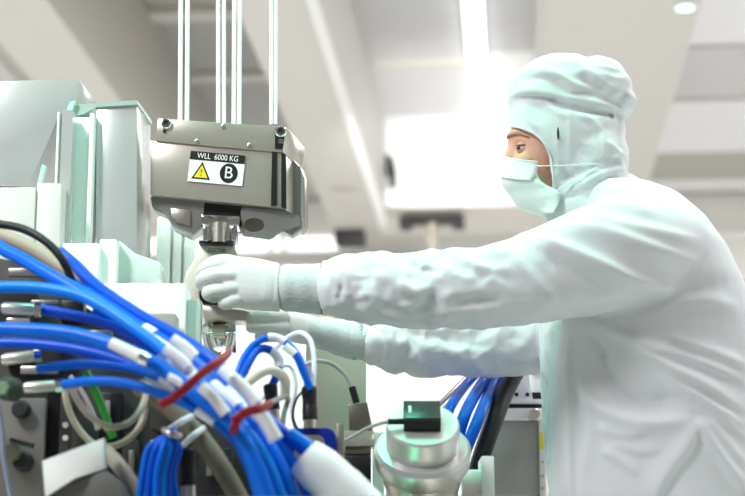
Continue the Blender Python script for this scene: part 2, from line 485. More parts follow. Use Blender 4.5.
mesh_obj('support_foot', down(100, 132, 254.5, 3.03, 0.07, ZD), white_m, b2)
b3 = thing('white_column', 'white upright column left of the tall polished block', 'column', P(85, 250, 3.0))
mesh_obj('column_body', down(76, 95.5, 117, 2.99, 0.05, ZD), bright_m, b3, bevel=0.002)
mesh_obj('column_ridge', down(90, 94, 113, 2.98, 0.02, ZD), bright_m, b3)
b4 = thing('grey_post', 'slim grey post with a bright edge left of the white column', 'post', P(65, 250, 3.0))
mesh_obj('post_body', down(60, 73, 110, 2.95, 0.03, ZD), alu_m, b4)
mesh_obj('bright_edge', down(57.5, 59.5, 112, 2.945, 0.02, ZD), bright_m, b4)
def white_block(x0, x1, py, h, dep, label, m=None, z=ZD, bev=0.003):
    o = mesh_obj('white_block', down(x0, x1, py, h, dep, z), m or bright_m, bevel=bev)
    tag(o, label, 'block', 'plain white blocks on the machine deck')
    return o
grey_w = mat('pale_grey_paint', (206, 204, 200), 0.5)
white_block(-40, 36, 187, 2.90, 0.08, 'pale grey box at the left edge above the black hose', grey_w)
white_block(36.6, 62, 183, 2.905, 0.08, 'narrow pale grey box right of the left edge box', grey_w)
white_block(62.6, 99, 243, 2.88, 0.09, 'white block below the white column and above the blue cables')
white_block(99.6, 117, 239, 2.90, 0.08, 'small white block in front of the tall polished block')
white_block(98, 186, 283, 2.80, 0.09, 'wide low white block in front of the hook, above the blue cables')
white_block(134, 176, 313, 2.74, 0.05, 'low grey block in front of the wide white block', mat('mid_grey_paint', (170, 166, 160), 0.5))
g = tag(mesh_obj('glass_wedge', pprism([(118, 280), (119, 240), (135, 253), (160, 262), (162, 284), (122, 284)], 2.93, 0.06), mat('green_glass', (226, 245, 238), 0.08, trans=0.25), bevel=0.002),
        'pale green glass wedge lying on the wide white block', 'glass wedge')
gp = tag(mesh_obj('glass_post', down(187, 200, 299, 2.82, 0.05, ZD), mat('green_glass', (226, 245, 238), 0.08, trans=0.25), bevel=0.003),
         'pale green glass post left of the steel hook', 'glass post')
for i, (x0, x1, lb) in enumerate([(157, 171, 'white upright bar left of the hook, the widest of three'),
                                  (174, 182, 'white upright bar left of the hook, the middle of three'),
                                  (185, 196, 'white upright bar nearest to the steel hook')]):
    tag(mesh_obj('white_bar', down(x0, x1, 216 + i * 3, 3.34, 0.06, ZD), bright_m, bevel=0.004), lb, 'bar', 'white upright bars behind the hook')

# ------------------------------------------------------------------ hook block hung on wire ropes
BD = (FH + RIGHT * 0.2033).normalized()
hk = thing('hook_block', 'polished steel crane hook block marked with a yellow warning sign', 'hook block', P(218, 250, 3.05))
HB = 3.03
mesh_obj('housing', prism([P(*q, HB) for q in [(150, 140), (283, 152), (283.5, 208), (150, 195)]], BD * 0.14), steel_m, hk, bevel=0.0025)
mesh_obj('top_plate', prism([P(*q, HB - 0.004) for q in [(158, 118), (287, 127), (283, 152.5), (155, 141)]], BD * 0.135), steel_m, hk, bevel=0.002)
for y in (0, 1):  # black strips stand in for dark reflections near the corner
    mesh_obj('reflection_strip', prism([P(*q, HB - 0.002 - 0.001) for q in ([(272, 151.5), (277, 152), (277, 206), (271, 206)], [(281.3, 152.5), (286, 154.5), (286.4, 209), (281.3, 207)])[y]], FH * 0.004), black_m, hk)
mesh_obj('cheek_plate', prism([P(*q, 3.10) for q in [(287, 152), (300, 166), (302, 174), (302, 222), (297, 230), (287, 222)]], BD * 0.05), mat('dark_chrome', (158, 157, 154), 0.16, 0.6), hk, bevel=0.003)
mesh_obj('cheek_plate', prism([P(*q, 3.16) for q in [(290, 139), (297, 142), (299, 165), (290, 158)]], BD * 0.03), brush_m, hk, bevel=0.002)
for (bx, by, r) in ((166.5, 124, 5.5), (281, 132, 6)):
    bo = mesh_obj('bolt', lathe([(0, mm(r, HB)), (0.004, mm(r, HB)), (0.006, mm(r * .8, HB)), (0.006, mm(r * .5, HB)), (0.002, mm(r * .45, HB))], P(bx, by, HB - 0.004), -FH, 24), chrome_m, hk)
    mesh_obj('socket', lathe([(0, mm(r * .5, HB)), (0.0035, mm(r * .5, HB))], P(bx, by, HB - 0.004), -FH, 6), dark_m, bo)
mesh_obj('pin_hole', lathe([(0, mm(1.8, HB)), (0.003, mm(1.8, HB))], P(164.5, 131.5, HB - 0.003), -FH, 16), black_m, hk)
mesh_obj('corner_plate', pprism([(275, 128), (285.5, 128.5), (282.5, 149), (275, 148.5)], HB - 0.006, 0.002), black_m, hk)
mesh_obj('lock_plate', pprism([(278.5, 138.5), (283.5, 139), (283.5, 144), (278.5, 143.5)], HB - 0.009, 0.004), chrome_m, hk)
for (bx, by) in ((223, 126), (196.5, 141.5), (249, 145.5)):
    mesh_obj('rivet', lathe([(0, mm(2.2, HB)), (0.003, mm(2, HB)), (0.004, mm(1, HB))], P(bx, by, HB - 0.004), -FH, 16), chrome_m, hk)
# sign: placed in the plane of the housing front
o0 = P(216.5, 168.5, HB - 0.0015); s = mm(1, HB)
ex = (P(283, 152, HB) - P(150, 140, HB)).normalized(); ey = FH.cross(ex).normalized() * -1
if ey.z < 0: ey = -ey
ez = -FH
def quad2(x0, y0, x1, y1, t=0.0): return [(x0, y0, t), (x1, y0, t), (x1, y1, t), (x0, y1, t)], [[0, 1, 2, 3]]
def poly2(p, t): return [(x, y, t) for x, y in p], [list(range(len(p)))]
def onsign(vf): return place(([(p[0] * s * 1.01, p[1] * s * 1.13, p[2]) for p in vf[0]], vf[1]), o0, ex, ey, ez)
def slab2(p, t0, t1):
    n = len(p); v = [(x, y, t0) for x, y in p] + [(x, y, t1) for x, y in p]
    return v, [list(range(n)), list(range(n, 2 * n))] + [[i, (i + 1) % n, (i + 1) % n + n, i + n] for i in range(n)]
sg = mesh_obj('warning_sign', onsign(slab2([(-27.5, -14), (27.5, -14), (27.5, 14), (-27.5, 14)], 0, 0.0012)), mat('sign_white', (245, 246, 246), 0.4), hk, smooth=False)
sblack = mat('sign_black', (14, 15, 16), 0.45); syel = mat('sign_yellow', (232, 212, 40), 0.45); swht = mat('sign_white', (245, 246, 246), 0.4)
mesh_obj('header_band', onsign(slab2([(-27.5, 6.2), (27.5, 6.2), (27.5, 14), (-27.5, 14)], 0.0012, 0.0018)), sblack, sg, smooth=False)
def sign_text(name, t, size, x, y, lift, m, sx=1.0, bold=0.0):
    vf = text_vf(t, size)
    return mesh_obj(name, onsign(([(p[0] * sx + x, p[1] + y, lift) for p in vf[0]], vf[1])), m, sg, smooth=False)
sign_text('header_text', 'WLL  6000 KG', 7.2, 0.3, 10.0, 0.0021, swht, 0.92)
mesh_obj('triangle_border', onsign(slab2([(-24, -11.3), (-5, -11.3), (-14.5, 4.8)], 0.0012, 0.0018)), sblack, sg, smooth=False)
mesh_obj('triangle', onsign(slab2([(-21.4, -9.9), (-7.6, -9.9), (-14.5, 1.8)], 0.0018, 0.0022)), syel, sg, smooth=False)
mesh_obj('exclamation_mark', onsign(join(slab2([(-15.0, -6.0), (-14.0, -6.0), (-13.6, -2.2), (-15.4, -2.2)], 0.0022, 0.0025), slab2([(-15.1, -8.4), (-13.9, -8.4), (-13.9, -7.0), (-15.1, -7.0)], 0.0022, 0.0025))), mat('sign_olive', (140, 125, 30), 0.5), sg, smooth=False)
circ = [(12.8 + 9.0 * math.cos(t * math.pi / 20), -3.6 + 9.0 * math.sin(t * math.pi / 20)) for t in range(40)]
mesh_obj('round_mark', onsign(slab2(circ, 0.0012, 0.0018)), sblack, sg, smooth=False)
sign_text('letter', 'B', 15.5, 12.6, -3.6, 0.0021, swht, 1.05)
# underside: lugs, recess, nut
mesh_obj('lug', pprism([(150, 195.5), (205, 200), (203, 226), (191, 235), (172, 226), (166, 214), (152, 207)], HB + 0.015, 0.05), mat('dark_chrome', (158, 157, 154), 0.16, 0.6), hk, bevel=0.004)
mesh_obj('lug_face', pprism([(171, 208), (190, 210), (190, 226), (176, 222), (171, 216)], HB + 0.010, 0.006), brush_m, hk, bevel=0.001)
def oval_plate(poly, cx, cy, rx, ry, h, dep, n=32):
    """plate with an oval hole through it"""
    hole = [(cx + rx * math.cos(2 * math.pi * k / n), cy + ry * math.sin(2 * math.pi * k / n)) for k in range(n)]
    out = []
    for k in range(n):                             # outline point straight out from each hole point
        a = 2 * math.pi * k / n; dx, dy = math.cos(a), math.sin(a); best = 1e9
        for i in range(len(poly)):
            (ax_, ay_), (bx_, by_) = poly[i], poly[(i + 1) % len(poly)]
            ux, uy = bx_ - ax_, by_ - ay_; den = dx * uy - dy * ux
            if abs(den) < 1e-9: continue
            t = ((ax_ - cx) * uy - (ay_ - cy) * ux) / den; w = ((ax_ - cx) * dy - (ay_ - cy) * dx) / den
            if t > 0 and -1e-6 <= w <= 1 + 1e-6: best = min(best, t)
        out.append((cx + dx * best, cy + dy * best))
    v = []
    for ring, hh in ((hole, h), (out, h), (out, h + dep), (hole, h + dep)):
        v += [P(x, y, hh) for x, y in ring]
    f = []
    for r in range(4):
        for k in range(n):
            q = (k + 1) % n; r2 = (r + 1) % 4
            f.append([r * n + k, r * n + q, r2 * n + q, r2 * n + k])
    return v, f
mesh_obj('lug', oval_plate([(240, 207), (287, 211), (299, 216), (302, 226), (280, 232), (271, 240), (243, 236)], 254, 225, 10, 7, HB + 0.012, 0.03), mat('dark_chrome', (158, 157, 154), 0.16, 0.6), hk)
mesh_obj('hole_liner', pprism([(240, 214), (268, 217), (266, 235), (244, 234)], HB + 0.045, 0.02), mat('brass_liner', (214, 203, 178), 0.4, 0.2), hk)
mesh_obj('corner_bracket', pprism([(266, 210), (303, 218), (303, 228), (292, 236), (276, 227)], HB + 0.05, 0.03), mat('dark_chrome', (158, 157, 154), 0.16, 0.6), hk, bevel=0.003)
mesh_obj('recess_shade', pprism([(196, 200), (243, 204.5), (241, 226), (198, 222)], HB + 0.02, 0.06), black_m, hk)  # black block stands in for the shade inside the recess
nut = mesh_obj('swivel_nut', pprism([(201, 214), (240, 216), (239, 226), (230, 226), (231, 241), (206, 241), (208, 225), (201, 224)], HB + 0.0, 0.05), chrome_m, hk, bevel=0.003)
mesh_obj('threaded_stub', lathe([(0, mm(8, HB)), (mm(20, HB), mm(8, HB))], P(219, 243, HB - 0.0), Z, 24), brush_m, hk)
for x in (203, 231):
    mesh_obj('nut_collar', pprism([(x, 226), (x + 5.5, 226), (x + 5.5, 241), (x, 241)], HB - 0.012, 0.04), chrome_m, hk, bevel=0.002)
mesh_obj('seal_ring', pprism([(199, 240.5), (233, 241), (233, 244), (199, 243.5)], HB - 0.006, 0.055), black_m, hk)
hookm = mat('hook_steel', (204, 198, 187), 0.42, 0.1, var=0.06, vscale=25)
hook = mesh_obj('hook', pprism([(198.5, 243.5), (234, 244), (238, 256), (243, 276), (243, 292), (236, 300), (222, 300), (214, 290), (207, 288),
                (199, 292), (200, 300), (203, 306), (193, 301), (185, 292), (183, 284), (186, 272), (194, 260)], HB + 0.012, 0.032), hookm, hk, bevel=0.003)
mesh_obj('hook_tip', pprism([(201, 305), (243, 310), (250, 312), (246, 321), (204, 319.5)], HB - 0.012, 0.05), brush_m, hk, bevel=0.003)
mesh_obj('hook_gap_shade', pprism([(197, 291), (216, 290), (222, 300), (218, 306), (203, 304)], HB + 0.03, 0.02), black_m, hk)  # black plate stands in for the shaded opening of the hook
vf = text_vf('GSCNR', 5.5)
oc = P(217, 250.5, HB + 0.0115)
mesh_obj('stamped_text', ([oc + RIGHT * (p[0] * s) + Z * (p[1] * s) for p in vf[0]], vf[1]), dark_m, hk, smooth=False)
# eight ropes
rope_m = mat('pale_wire_rope', (246, 247, 247), 0.5, bump=0.3, bscale=250)
rl = ['outer left', 'second from left', 'third from left', 'fourth from left', 'fifth from left', 'sixth from left', 'seventh from left', 'outer right']
for i, (xt, xb, w) in enumerate([(180.8, 180, 4.6), (187.6, 187, 4.6), (218.2, 218.3, 4.4), (223.9, 224.0, 4.2), (234.4, 233.8, 4.6), (239.9, 239.2, 4.4), (271.2, 271.4, 4), (276.2, 275.8, 3.6)]):
    top = P(xt, 0, 3.1); bot = P(xb, 124, 3.1); dr = (top - bot); L = (ZC - bot.z) / dr.z
    o = mesh_obj('wire_rope', tube([bot, bot + dr * L], mm(w / 2, 3.1), 14), rope_m)
    tag(o, '%s of the eight pale ropes rising from the hook block' % rl[i], 'rope', 'hoisting ropes above the hook block')
# shackle hanging under the hook
sh = thing('shackle', 'small chrome shackle hanging below the hook', 'shackle', P(220, 340, 3.06))
mesh_obj('bow', tube(catmull([P(*q) for q in [(208, 320, 3.06), (206, 335, 3.06), (210, 350, 3.06), (219, 356, 3.06), (228, 350, 3.06), (232, 335, 3.06), (230, 320, 3.06)]], 6), mm(4, 3.06), 14), chrome_m, sh)
mesh_obj('pin', tube([P(202, 330, 3.06), P(236, 330, 3.06)], mm(4.5, 3.06), 16), chrome_m, sh)
mesh_obj('nut', lathe([(0, mm(7, 3.06)), (mm(6, 3.06), mm(7, 3.06))], P(203, 330, 3.06), RIGHT, 6), chrome_m, sh)
mesh_obj('clamp_block', pprism([(207, 322), (229, 322), (232, 346), (210, 348)], 3.10, 0.03), chrome_m, sh, bevel=.004)
mesh_obj('clamp_bar', pprism([(230, 320), (233.5, 320), (235, 350), (231.5, 350)], 3.09, 0.03), dark_m, sh)
mesh_obj('spacer', lathe([(0, mm(7, 3.06)), (mm(12, 3.06), mm(7, 3.06))], P(213, 330, 3.05), RIGHT, 20), brush_m, sh)

# ------------------------------------------------------------------ person in the white cleanroom suit
HP = 3.10
suit_m = mat('suit_fabric', (222, 223, 226), 0.85, sheen=0.15, stripe=(135.0, 'X', 0.92), bump=0.06, bscale=400)
cuff_m = mat('knit_cuff', (200, 208, 207), 0.9, bump=0.3, bscale=220)
glove_m = mat('glove_knit', (218, 221, 219), 0.75, bump=0.08, bscale=500)
hood_m = mat('hood_fabric', (222, 226, 227), 0.85, sheen=0.15, bump=0.06, bscale=350, stripe=(150.0, 'Z', 0.94))
mask_m = mat('mask_fabric', (226, 238, 233), 0.85, bump=0.08, bscale=300)
skin_m = mat('skin', (228, 172, 148), 0.55, sss=0.12, var=0.05, vscale=40, bump=0.05, bscale=300)
person = thing('person', 'person in white cleanroom coverall, hood, mask and gloves reaching for the hook', 'person', (P(660, 400, HP).x, P(660, 400, HP).y, 0.0))
pgx = person.location

# body under the suit: one continuous figure (head, neck, trunk, arms, legs)
fx, fy = pgx.x, pgx.y
def leg(dx, dy):
    return tube(catmull([Vector((fx + dx, fy + dy, 0.88)), Vector((fx + dx * 1.05 - 0.02, fy + dy, 0.5)), Vector((fx + dx * 1.1, fy + dy, 0.09))], 6),
                [.085 - .0025 * k for k in range(13)], 18)
head_parts = [
    pball(569, 122, HP + .055, 51, 58, .078),       # skull
    pball(541, 150, HP + .055, 34, 50, .063),       # face
    pball(550, 124, HP + .055, 38, 30, .068),       # forehead
    pball(540, 188, HP + .055, 30, 24, .052),       # jaw
    pball(517, 135.5, HP + .037, 10.5, 5, .028), pball(517, 135.5, HP + .073, 10.5, 5, .028),   # brow ridge
    pball(524, 163, HP + .020, 13, 11, .022), pball(524, 163, HP + .090, 13, 11, .022),   # cheekbones
    tube([P(515, 141, HP + .055), P(512, 148, HP + .055), P(509.5, 157, HP + .055), P(509.5, 166, HP + .055)], [.007, .009, .0105, .012], 14),
    pball(517, 190, HP + .055, 9, 10, .022),        # mouth and chin
    ptube([(578, 170, HP + .06, 32), (596, 205, HP + .07, 34), (615, 250, HP + .07, 40)], 24),
]
co, f, e = remesh(join(*head_parts), 0.0028, 5)
px, py = project(co)
hp = (co - np.array(CAM)) @ np.array(FH)
for side in (-1, 1):                               # eye sockets
    ec = np.array(P(519.5, 147.5, HP + .055 + side * .041))
    d = np.linalg.norm((co - ec) * np.array([1, 1, 1.3]), axis=1)
    N = normals(co, f); co = co - N * (0.0105 * np.exp(-(d / .0125) ** 2))[:, None]
co = fold(co, f, [([(512, 141), (520, 139), (530, 142)], 1.6, 1.6, 0.0010), ([(516, 155), (523, 157), (531, 154)], 1.4, 1.4, -0.0007),
                  ([(532, 146), (536, 144)], 1, 1, -0.0006), ([(533, 149), (538, 150)], 1, 1, -0.0006)])
head = mesh_obj('head', (aslist(co), f), skin_m, person, ang=80)
tag(head, 'bare face between hood and mask', None)
for side in (-1, 1):
    ec = P(523.2, 147.6, HP + .055 + side * .0365); r = .0112
    eye = mesh_obj('eye', ball(ec, RIGHT * r, FH * r, Z * r, 24, 16), mat('eye_white', (222, 214, 208), 0.2), head)
    look = (-RIGHT * 0.86 + FH * (side * 0.42) - Z * 0.22).normalized()
    mesh_obj('iris', lathe([(0, .0052), (.0012, .0046), (.0018, .002)], ec + look * (r - .0011), look, 20), mat('iris_dark', (46, 38, 34), 0.15), eye)
    v, fc = ball(ec, RIGHT * (r * 1.13), FH * (r * 1.13), Z * (r * 1.13), 28, 20)
    fu = [q for q in fc if all((v[i] - ec).dot(Z) > -.0001 + 0.25 * (v[i] - ec).dot(RIGHT) * .6 for i in q)]
    mesh_obj('eyelid', (v, fu), mat('eyelid_skin', (206, 148, 126), 0.5), head)
    fl = [q for q in fc if all((v[i] - ec).dot(Z) < -.0042 for i in q)]
    mesh_obj('eyelid', (v, fl), mat('eyelid_skin', (206, 148, 126), 0.5), head)
    lash = [ec + (-RIGHT * math.cos(t) + FH * side * math.sin(t)) * (r * 1.15) + Z * (.0030 - .0016 * math.sin(t)) for t in np.linspace(0.1, 1.9, 9)]
    mesh_obj('eyelashes', tube(lash, [.0004, .0007, .0009, .001, .001, .001, .0009, .0007, .0004], 8), mat('lash_dark', (52, 38, 30), 0.7), head)
    bp = [P(x, y, HP + .055 + side * dd) for x, y, dd in [(507.4, 138.2, .012), (509, 136.0, .022), (513, 134.8, .035), (520, 134.6, .047), (529, 137.5, .058)]]
    mesh_obj('eyebrow', tube(catmull(bp, 4), [.0016 + .0022 * math.sin(math.pi * min(1, k / 11)) for k in range(17)], 10), mat('eyebrow_hair', (158, 116, 88), 0.8, bump=0.6, bscale=500), head)

# coverall: trunk, sleeves and legs grown together
H0 = HP + .08
TR = [(688, 640, 80, .150), (679, 560, 106, .165), (670, 500, 118, .175), (662, 440, 114.5, .18), (655, 380, 111, .185),
      (647, 330, 105, .195), (643, 290, 97, .205), (640, 255, 84, .205), (636, 228, 68, .19), (626, 205, 53, .15), (612, 190, 40, .10)]
rings = [hring(x, y, H0, a, b) for x, y, a, b in TR]
arm_n = [(326, 288, 3.00, 24), (334, 288, 2.995, 27.5), (346, 288, 2.985, 31), (372, 288.5, 2.98, 34.5), (405, 289, 2.975, 36.5), (440, 289, 2.97, 37.5), (475, 288, 2.965, 39),
         (520, 282, 2.96, 43), (560, 270, 2.965, 50), (600, 259, 2.98, 56), (640, 250, 3.02, 56), (680, 250, 3.07, 44)]
arm_f = [(360, 341, 3.17, 17), (372, 342, 3.18, 22), (400, 344, 3.22, 27.5), (440, 345, 3.26, 32.5), (490, 341, 3.29, 35), (540, 331, 3.31, 40), (590, 290, 3.32, 48), (630, 262, 3.28, 46)]
coat = [loft(rings), ptube(arm_n, 32), ptube(arm_f, 28), leg(-.05, -.10), leg(.05, .12)]
# collar rising to the hood
coat.append(ptube([(622, 235, HP + .07, 56), (605, 212, HP + .065, 49), (592, 197, HP + .06, 42)], 30))
co, f, e = remesh(join(*coat), 0.0046, 11)
px, py = project(co)
# loose-cloth crumple on the sleeves, calm on the trunk
m_arm = np.clip((585 - px) / 120, 0, 1) * np.clip((py - 215) / 20, 0, 1)
co = ripple(co, f, 0.0100, 14.0, (1, 1, 1.3), 3.1, m_arm)
co = ripple(co, f, 0.0062, 28.0, (1, 1, 1.2), 7.7, m_arm)
co = ripple(co, f, 0.0022, 60.0, (1, 1, 1.1), 2.7, m_arm)
co = ripple(co, f, 0.0035, 7.0, (1, 1, 0.8), 1.3, 1 - m_arm, False)
FOLDS = [
    # shoulder and upper arm
    ([(530, 236), (560, 246), (600, 262), (640, 280), (684, 291)], 9, 5, .0085),
    ([(556, 226), (600, 231), (650, 246), (700, 262)], 9, 5, .0060),
    ([(575, 215), (610, 222), (660, 232), (705, 243)], 8, 5, .0045),
    ([(545, 252), (580, 275), (610, 292)], 8, 5, -.0045),
    ([(590, 203), (620, 205), (660, 214)], 6, 5, .0035),
    ([(516, 250), (524, 268), (545, 290), (560, 298)], 6, 5, .0050),
    ([(490, 262), (500, 275), (520, 283)], 5, 5, -.0040),
    # sleeve crinkles
    ([(330, 270), (338, 284), (334, 302)], 3, 3, .0040), ([(341, 266), (348, 280), (345, 306)], 4, 3, .0045),
    ([(352, 262), (366, 272), (372, 286)], 4, 4, -.0035), ([(372, 258), (392, 268), (398, 282), (416, 288)], 5, 4, .0050),
    ([(395, 284), (415, 292), (432, 286)], 4, 4, .0045), ([(405, 262), (425, 270), (447, 267)], 4, 4, -.0040),
    ([(385, 298), (405, 305), (425, 300)], 4, 4, .0035), ([(440, 262), (455, 275), (480, 280)], 5, 4, .0045),
    ([(455, 296), (475, 290), (500, 296)], 4, 4, .0035), ([(460, 258), (485, 268), (510, 266)], 4, 4, .0035),
    ([(350, 300), (370, 294), (380, 300)], 4, 4, .0030), ([(425, 312), (470, 308), (520, 306)], 6, 5, .0030),
    # armpit and trunk
    ([(560, 322), (600, 315), (660, 300), (735, 281)], 6, 9, -.0060),
    ([(572, 362), (595, 402), (629, 420), (667, 422), (698, 413)], 9, 6, .0060),
    ([(588, 340), (612, 382), (648, 402), (688, 402)], 9, 11, -.0070),
    ([(600, 326), (641, 352), (667, 369), (700, 385), (748, 416)], 2.6, 10, .0085),
    ([(655, 372), (690, 392), (748, 430)], 2.4, 5, .0055), ([(668, 386), (700, 403), (748, 442)], 2.4, 5, .0050),
    ([(612, 328), (650, 346), (700, 364), (748, 384)], 3, 8, .0055), ([(660, 336), (705, 350), (752, 370)], 3, 7, .0045),
    ([(696, 414), (705, 437), (726, 467), (750, 500)], 3, 9, .0075), ([(704, 414), (722, 438), (750, 474)], 3, 6, .0045),
    ([(700, 416), (688, 446), (667, 475), (652, 504)], 13, 4, .0060),
    ([(590, 332), (596, 345), (605, 364)], 4, 4, -.0070),
    ([(590, 428), (625, 436), (650, 433)], 3, 8, .0030), ([(600, 450), (622, 462), (640, 478)], 3, 7, .0030), ([(610, 442), (640, 452), (664, 448)], 3, 8, .0025),
    ([(582, 380), (590, 430), (584, 480)], 5, 5, .0025),
    ([(570, 330), (572, 420), (574, 520)], 16, 1.6, .0050), ([(546, 330), (549, 420), (553, 520)], 3, 2, -.0025),
    ([(650, 300), (700, 300), (742, 312)], 8, 9, .0045),
    # far sleeve
    ([(372, 330), (382, 345), (378, 358)], 4, 3, .0040), ([(398, 335), (412, 350), (420, 365)], 5, 4, .0050), ([(430, 335), (450, 350), (470, 362)], 6, 5, .0040),
    ([(405, 330), (440, 340), (500, 346)], 6, 5, -.0040),
]
co = fold(co, f, [(p, a, b, h * (2.0 if min(q[0] for q in p) > 560 and max(q[1] for q in p) > 340 else 1.7)) for p, a, b, h in FOLDS])
co = relax(co, e, 2, 0.4)
cov = mesh_obj('coverall', (aslist(co), f), suit_m, person, ang=80)
# sleeve hems
def hem(x, y, h, r, tilt, name, m, par, wpx):
    a = P(x - wpx / 2, y - tilt, h); b = P(x + wpx / 2, y + tilt, h)
    ax = (b - a); L = ax.length; R = mm(r, h)
    return mesh_obj(name, lathe([(0, R * .9), (0, R), (L * .3, R * 1.04), (L * .7, R * 1.04), (L, R), (L, R * .9)], a, ax, 40), m, par)
hem(325, 288, 2.999, 26.5, 0, 'sleeve_hem', suit_m, cov, 5)
hem(361, 341, 3.172, 19, 1, 'sleeve_hem', suit_m, cov, 6)
for dx, dy in ((-.055, -.10), (.055, .12)):         # overshoes
    sx, sy = fx + dx, fy + dy
    so = join(ball(Vector((sx - .06, sy, .05)), Vector((.15, 0, 0)), Vector((0, .055, 0)), Vector((0, 0, .05))), tube([(sx, sy, .06), (sx, sy, .25)], .075, 18))
    c2, f2, e2 = remesh(so, .01, 3)
    mesh_obj('overshoe', (aslist(c2), f2), suit_m, person, ang=80)

# cuffs (ribbed knit)
def cuff(pts, name='knit_cuff'):
    path = catmull([P(x, y, h) for x, y, h, r in pts], 8)
    rr = [float(q[0]) for q in catmull([(mm(r, h), 0, 0) for x, y, h, r in pts], 8)]
    path, T, N = frames(path); seg = 56; v = []; fc = []
    for i, (p, t, n, r) in enumerate(zip(path, T, N, rr)):
        b = t.cross(n)
        for k in range(seg):
            a = 2 * math.pi * k / seg; q = r * (1 + 0.05 * (k % 2)) + .0007 * math.sin(i * .9)
            v.append(p + n * (q * math.cos(a)) + b * (q * math.sin(a)))
    for i in range(len(path) - 1):
        for k in range(seg):
            a, b2 = i * seg + k, i * seg + (k + 1) % seg
            fc.append([a, b2, b2 + seg, a + seg])
    fc.append(list(range(seg))[::-1]); fc.append([len(v) - seg + k for k in range(seg)])
    return mesh_obj(name, (v, fc), cuff_m, person, ang=80)
cuff([(273, 286.8, 2.998, 17), (285, 287.5, 2.998, 22), (305, 288.5, 2.998, 23.2), (321, 289, 2.999, 24.2), (330, 289, 3.0, 22)])
cuff([(303, 329, 3.125, 13), (322, 333, 3.14, 15), (340, 337.5, 3.155, 17), (354, 340.5, 3.165, 18), (366, 342, 3.175, 17)])
hem(351, 340, 3.163, 18.3, 1, 'cuff_band', cuff_m, person, 7)

opening_m = mat('sleeve_opening_shade', (150, 168, 164), 0.9)  # shade inside the far sleeve, put into the colour
hem(322.5, 288.5, 2.999, 25.2, 0, 'gap_shade_band', mat('gap_shade_grey', (96, 112, 108), 0.9), person, 3.2)  # dark ring stands in for the shaded gap between cuff and sleeve
hem(356.5, 340.6, 3.168, 18.6, 1, 'gap_shade_band', opening_m, person, 8)  # band coloured as the shaded inside of the far sleeve
# near glove
def gring(px, py, h, a_px, b_m, n=28):              # upright ring across the hand
    c = P(px, py, h); a = mm(a_px, h); out = []
    for k in range(n):
        t = 2 * math.pi * k / n
        ct, st = math.cos(t), math.sin(t)
        out.append(c + Z * (a * math.copysign(abs(ct) ** .8, ct)) + FH * (b_m * math.copysign(abs(st) ** .8, st)))
    return out
palm = loft([gring(280, 287.5, 2.998, 23.8, .036), gring(272, 286.5, 2.998, 24.6, .037), gring(262, 285, 2.997, 25.6, .034), gring(250, 283.5, 2.994, 26.3, .030),
             gring(238, 282, 2.992, 25.8, .026), gring(228, 281, 2.992, 23.5, .022), gring(221, 281, 2.994, 20, .016)])
fing = [
    [(239.5, 266, 2.992, 9.0), (226.0, 262.5, 2.988, 8.6), (213.0, 264.5, 2.995, 8.0), (204.5, 270.5, 3.018, 7.3), (203.0, 276, 3.045, 6.6), (209.0, 281, 3.07, 5.8)],
    [(237.5, 276.5, 2.982, 8.6), (225.0, 275, 2.972, 8.8), (211.0, 275.5, 2.968, 8.2), (203.5, 279.5, 2.985, 7.6), (202.5, 284, 3.012, 6.9), (210.0, 288, 3.035, 6.0)],
    [(237.5, 288.5, 2.982, 8.2), (227.0, 289, 2.972, 8.4), (215.0, 290, 2.970, 7.4), (208.5, 292.5, 2.985, 6.9), (209.0, 295.5, 3.008, 6.3), (216.0, 298, 3.028, 5.6)],
    [(241.5, 298.5, 2.986, 8.0), (232.5, 300.5, 2.977, 7.8), (228.0, 301.5, 2.975, 6.8), (223.5, 303, 2.986, 6.2), (225.0, 304.5, 3.004, 5.6), (229.5, 305, 3.02, 5.0)],
]
thumb = [(262, 293, 3.015, 10), (250, 297, 3.04, 9.5), (238, 297, 3.062, 8.8), (226, 294, 3.078, 7.6), (218, 290, 3.086, 6.5)]
co, f, e = remesh(join(palm, *[ptube(q, 16, 5) for q in fing], ptube(thumb, 16, 5)), 0.0021, 3)
co = fold(co, f, [([(232, 270), (218, 269), (203, 272)], 1.6, 1.6, -.0036 + -.0002), ([(228, 282.5), (214, 282), (203, 285)], 1.6, 1.6, -.0036 + -.0004), ([(230, 295), (218, 296), (209, 298)], 1.6, 1.6, -.0036 + -.0002),
                  ([(262, 262), (266, 285), (262, 305)], 4, 3, .0010), ([(272, 262), (274, 285), (272, 308)], 2, 2, -.0010), ([(240, 262), (250, 270)], 5, 3, .0008)])
mesh_obj('glove', (aslist(co), f), glove_m, person, ang=80)
# far glove
palm2 = loft([gring(312, 330.5, 3.13, 14, .024), gring(300, 328, 3.125, 15.5, .026), gring(290, 325.5, 3.125, 16, .026), gring(280, 323, 3.13, 15, .022), gring(272, 322, 3.135, 12, .016)])
fing2 = [
    [(284, 316, 3.105, 7), (276, 316, 3.09, 7), (264, 316, 3.085, 6.6), (254, 317, 3.09, 6.0), (249, 318, 3.105, 5.2)],
    [(284, 327, 3.105, 7), (274, 327, 3.092, 7), (262, 327, 3.088, 6.4), (254, 327.5, 3.095, 5.8), (250, 328, 3.11, 5.0)],
    [(284, 334, 3.12, 6.4), (274, 336, 3.11, 6.2), (264, 337, 3.108, 5.6), (258, 337, 3.12, 5.0)],
    [(286, 313, 3.13, 6.5), (274, 309, 3.13, 6.4), (262, 306, 3.125, 6.0), (252, 305, 3.12, 5.2)],
]
thumb2 = [(296, 318, 3.13, 8), (284, 308, 3.12, 7.5), (270, 302, 3.11, 6.8), (258, 300, 3.105, 5.8)]
co, f, e = remesh(join(palm2, *[ptube(q, 16, 5) for q in fing2], ptube(thumb2, 16, 5)), 0.0022, 3)
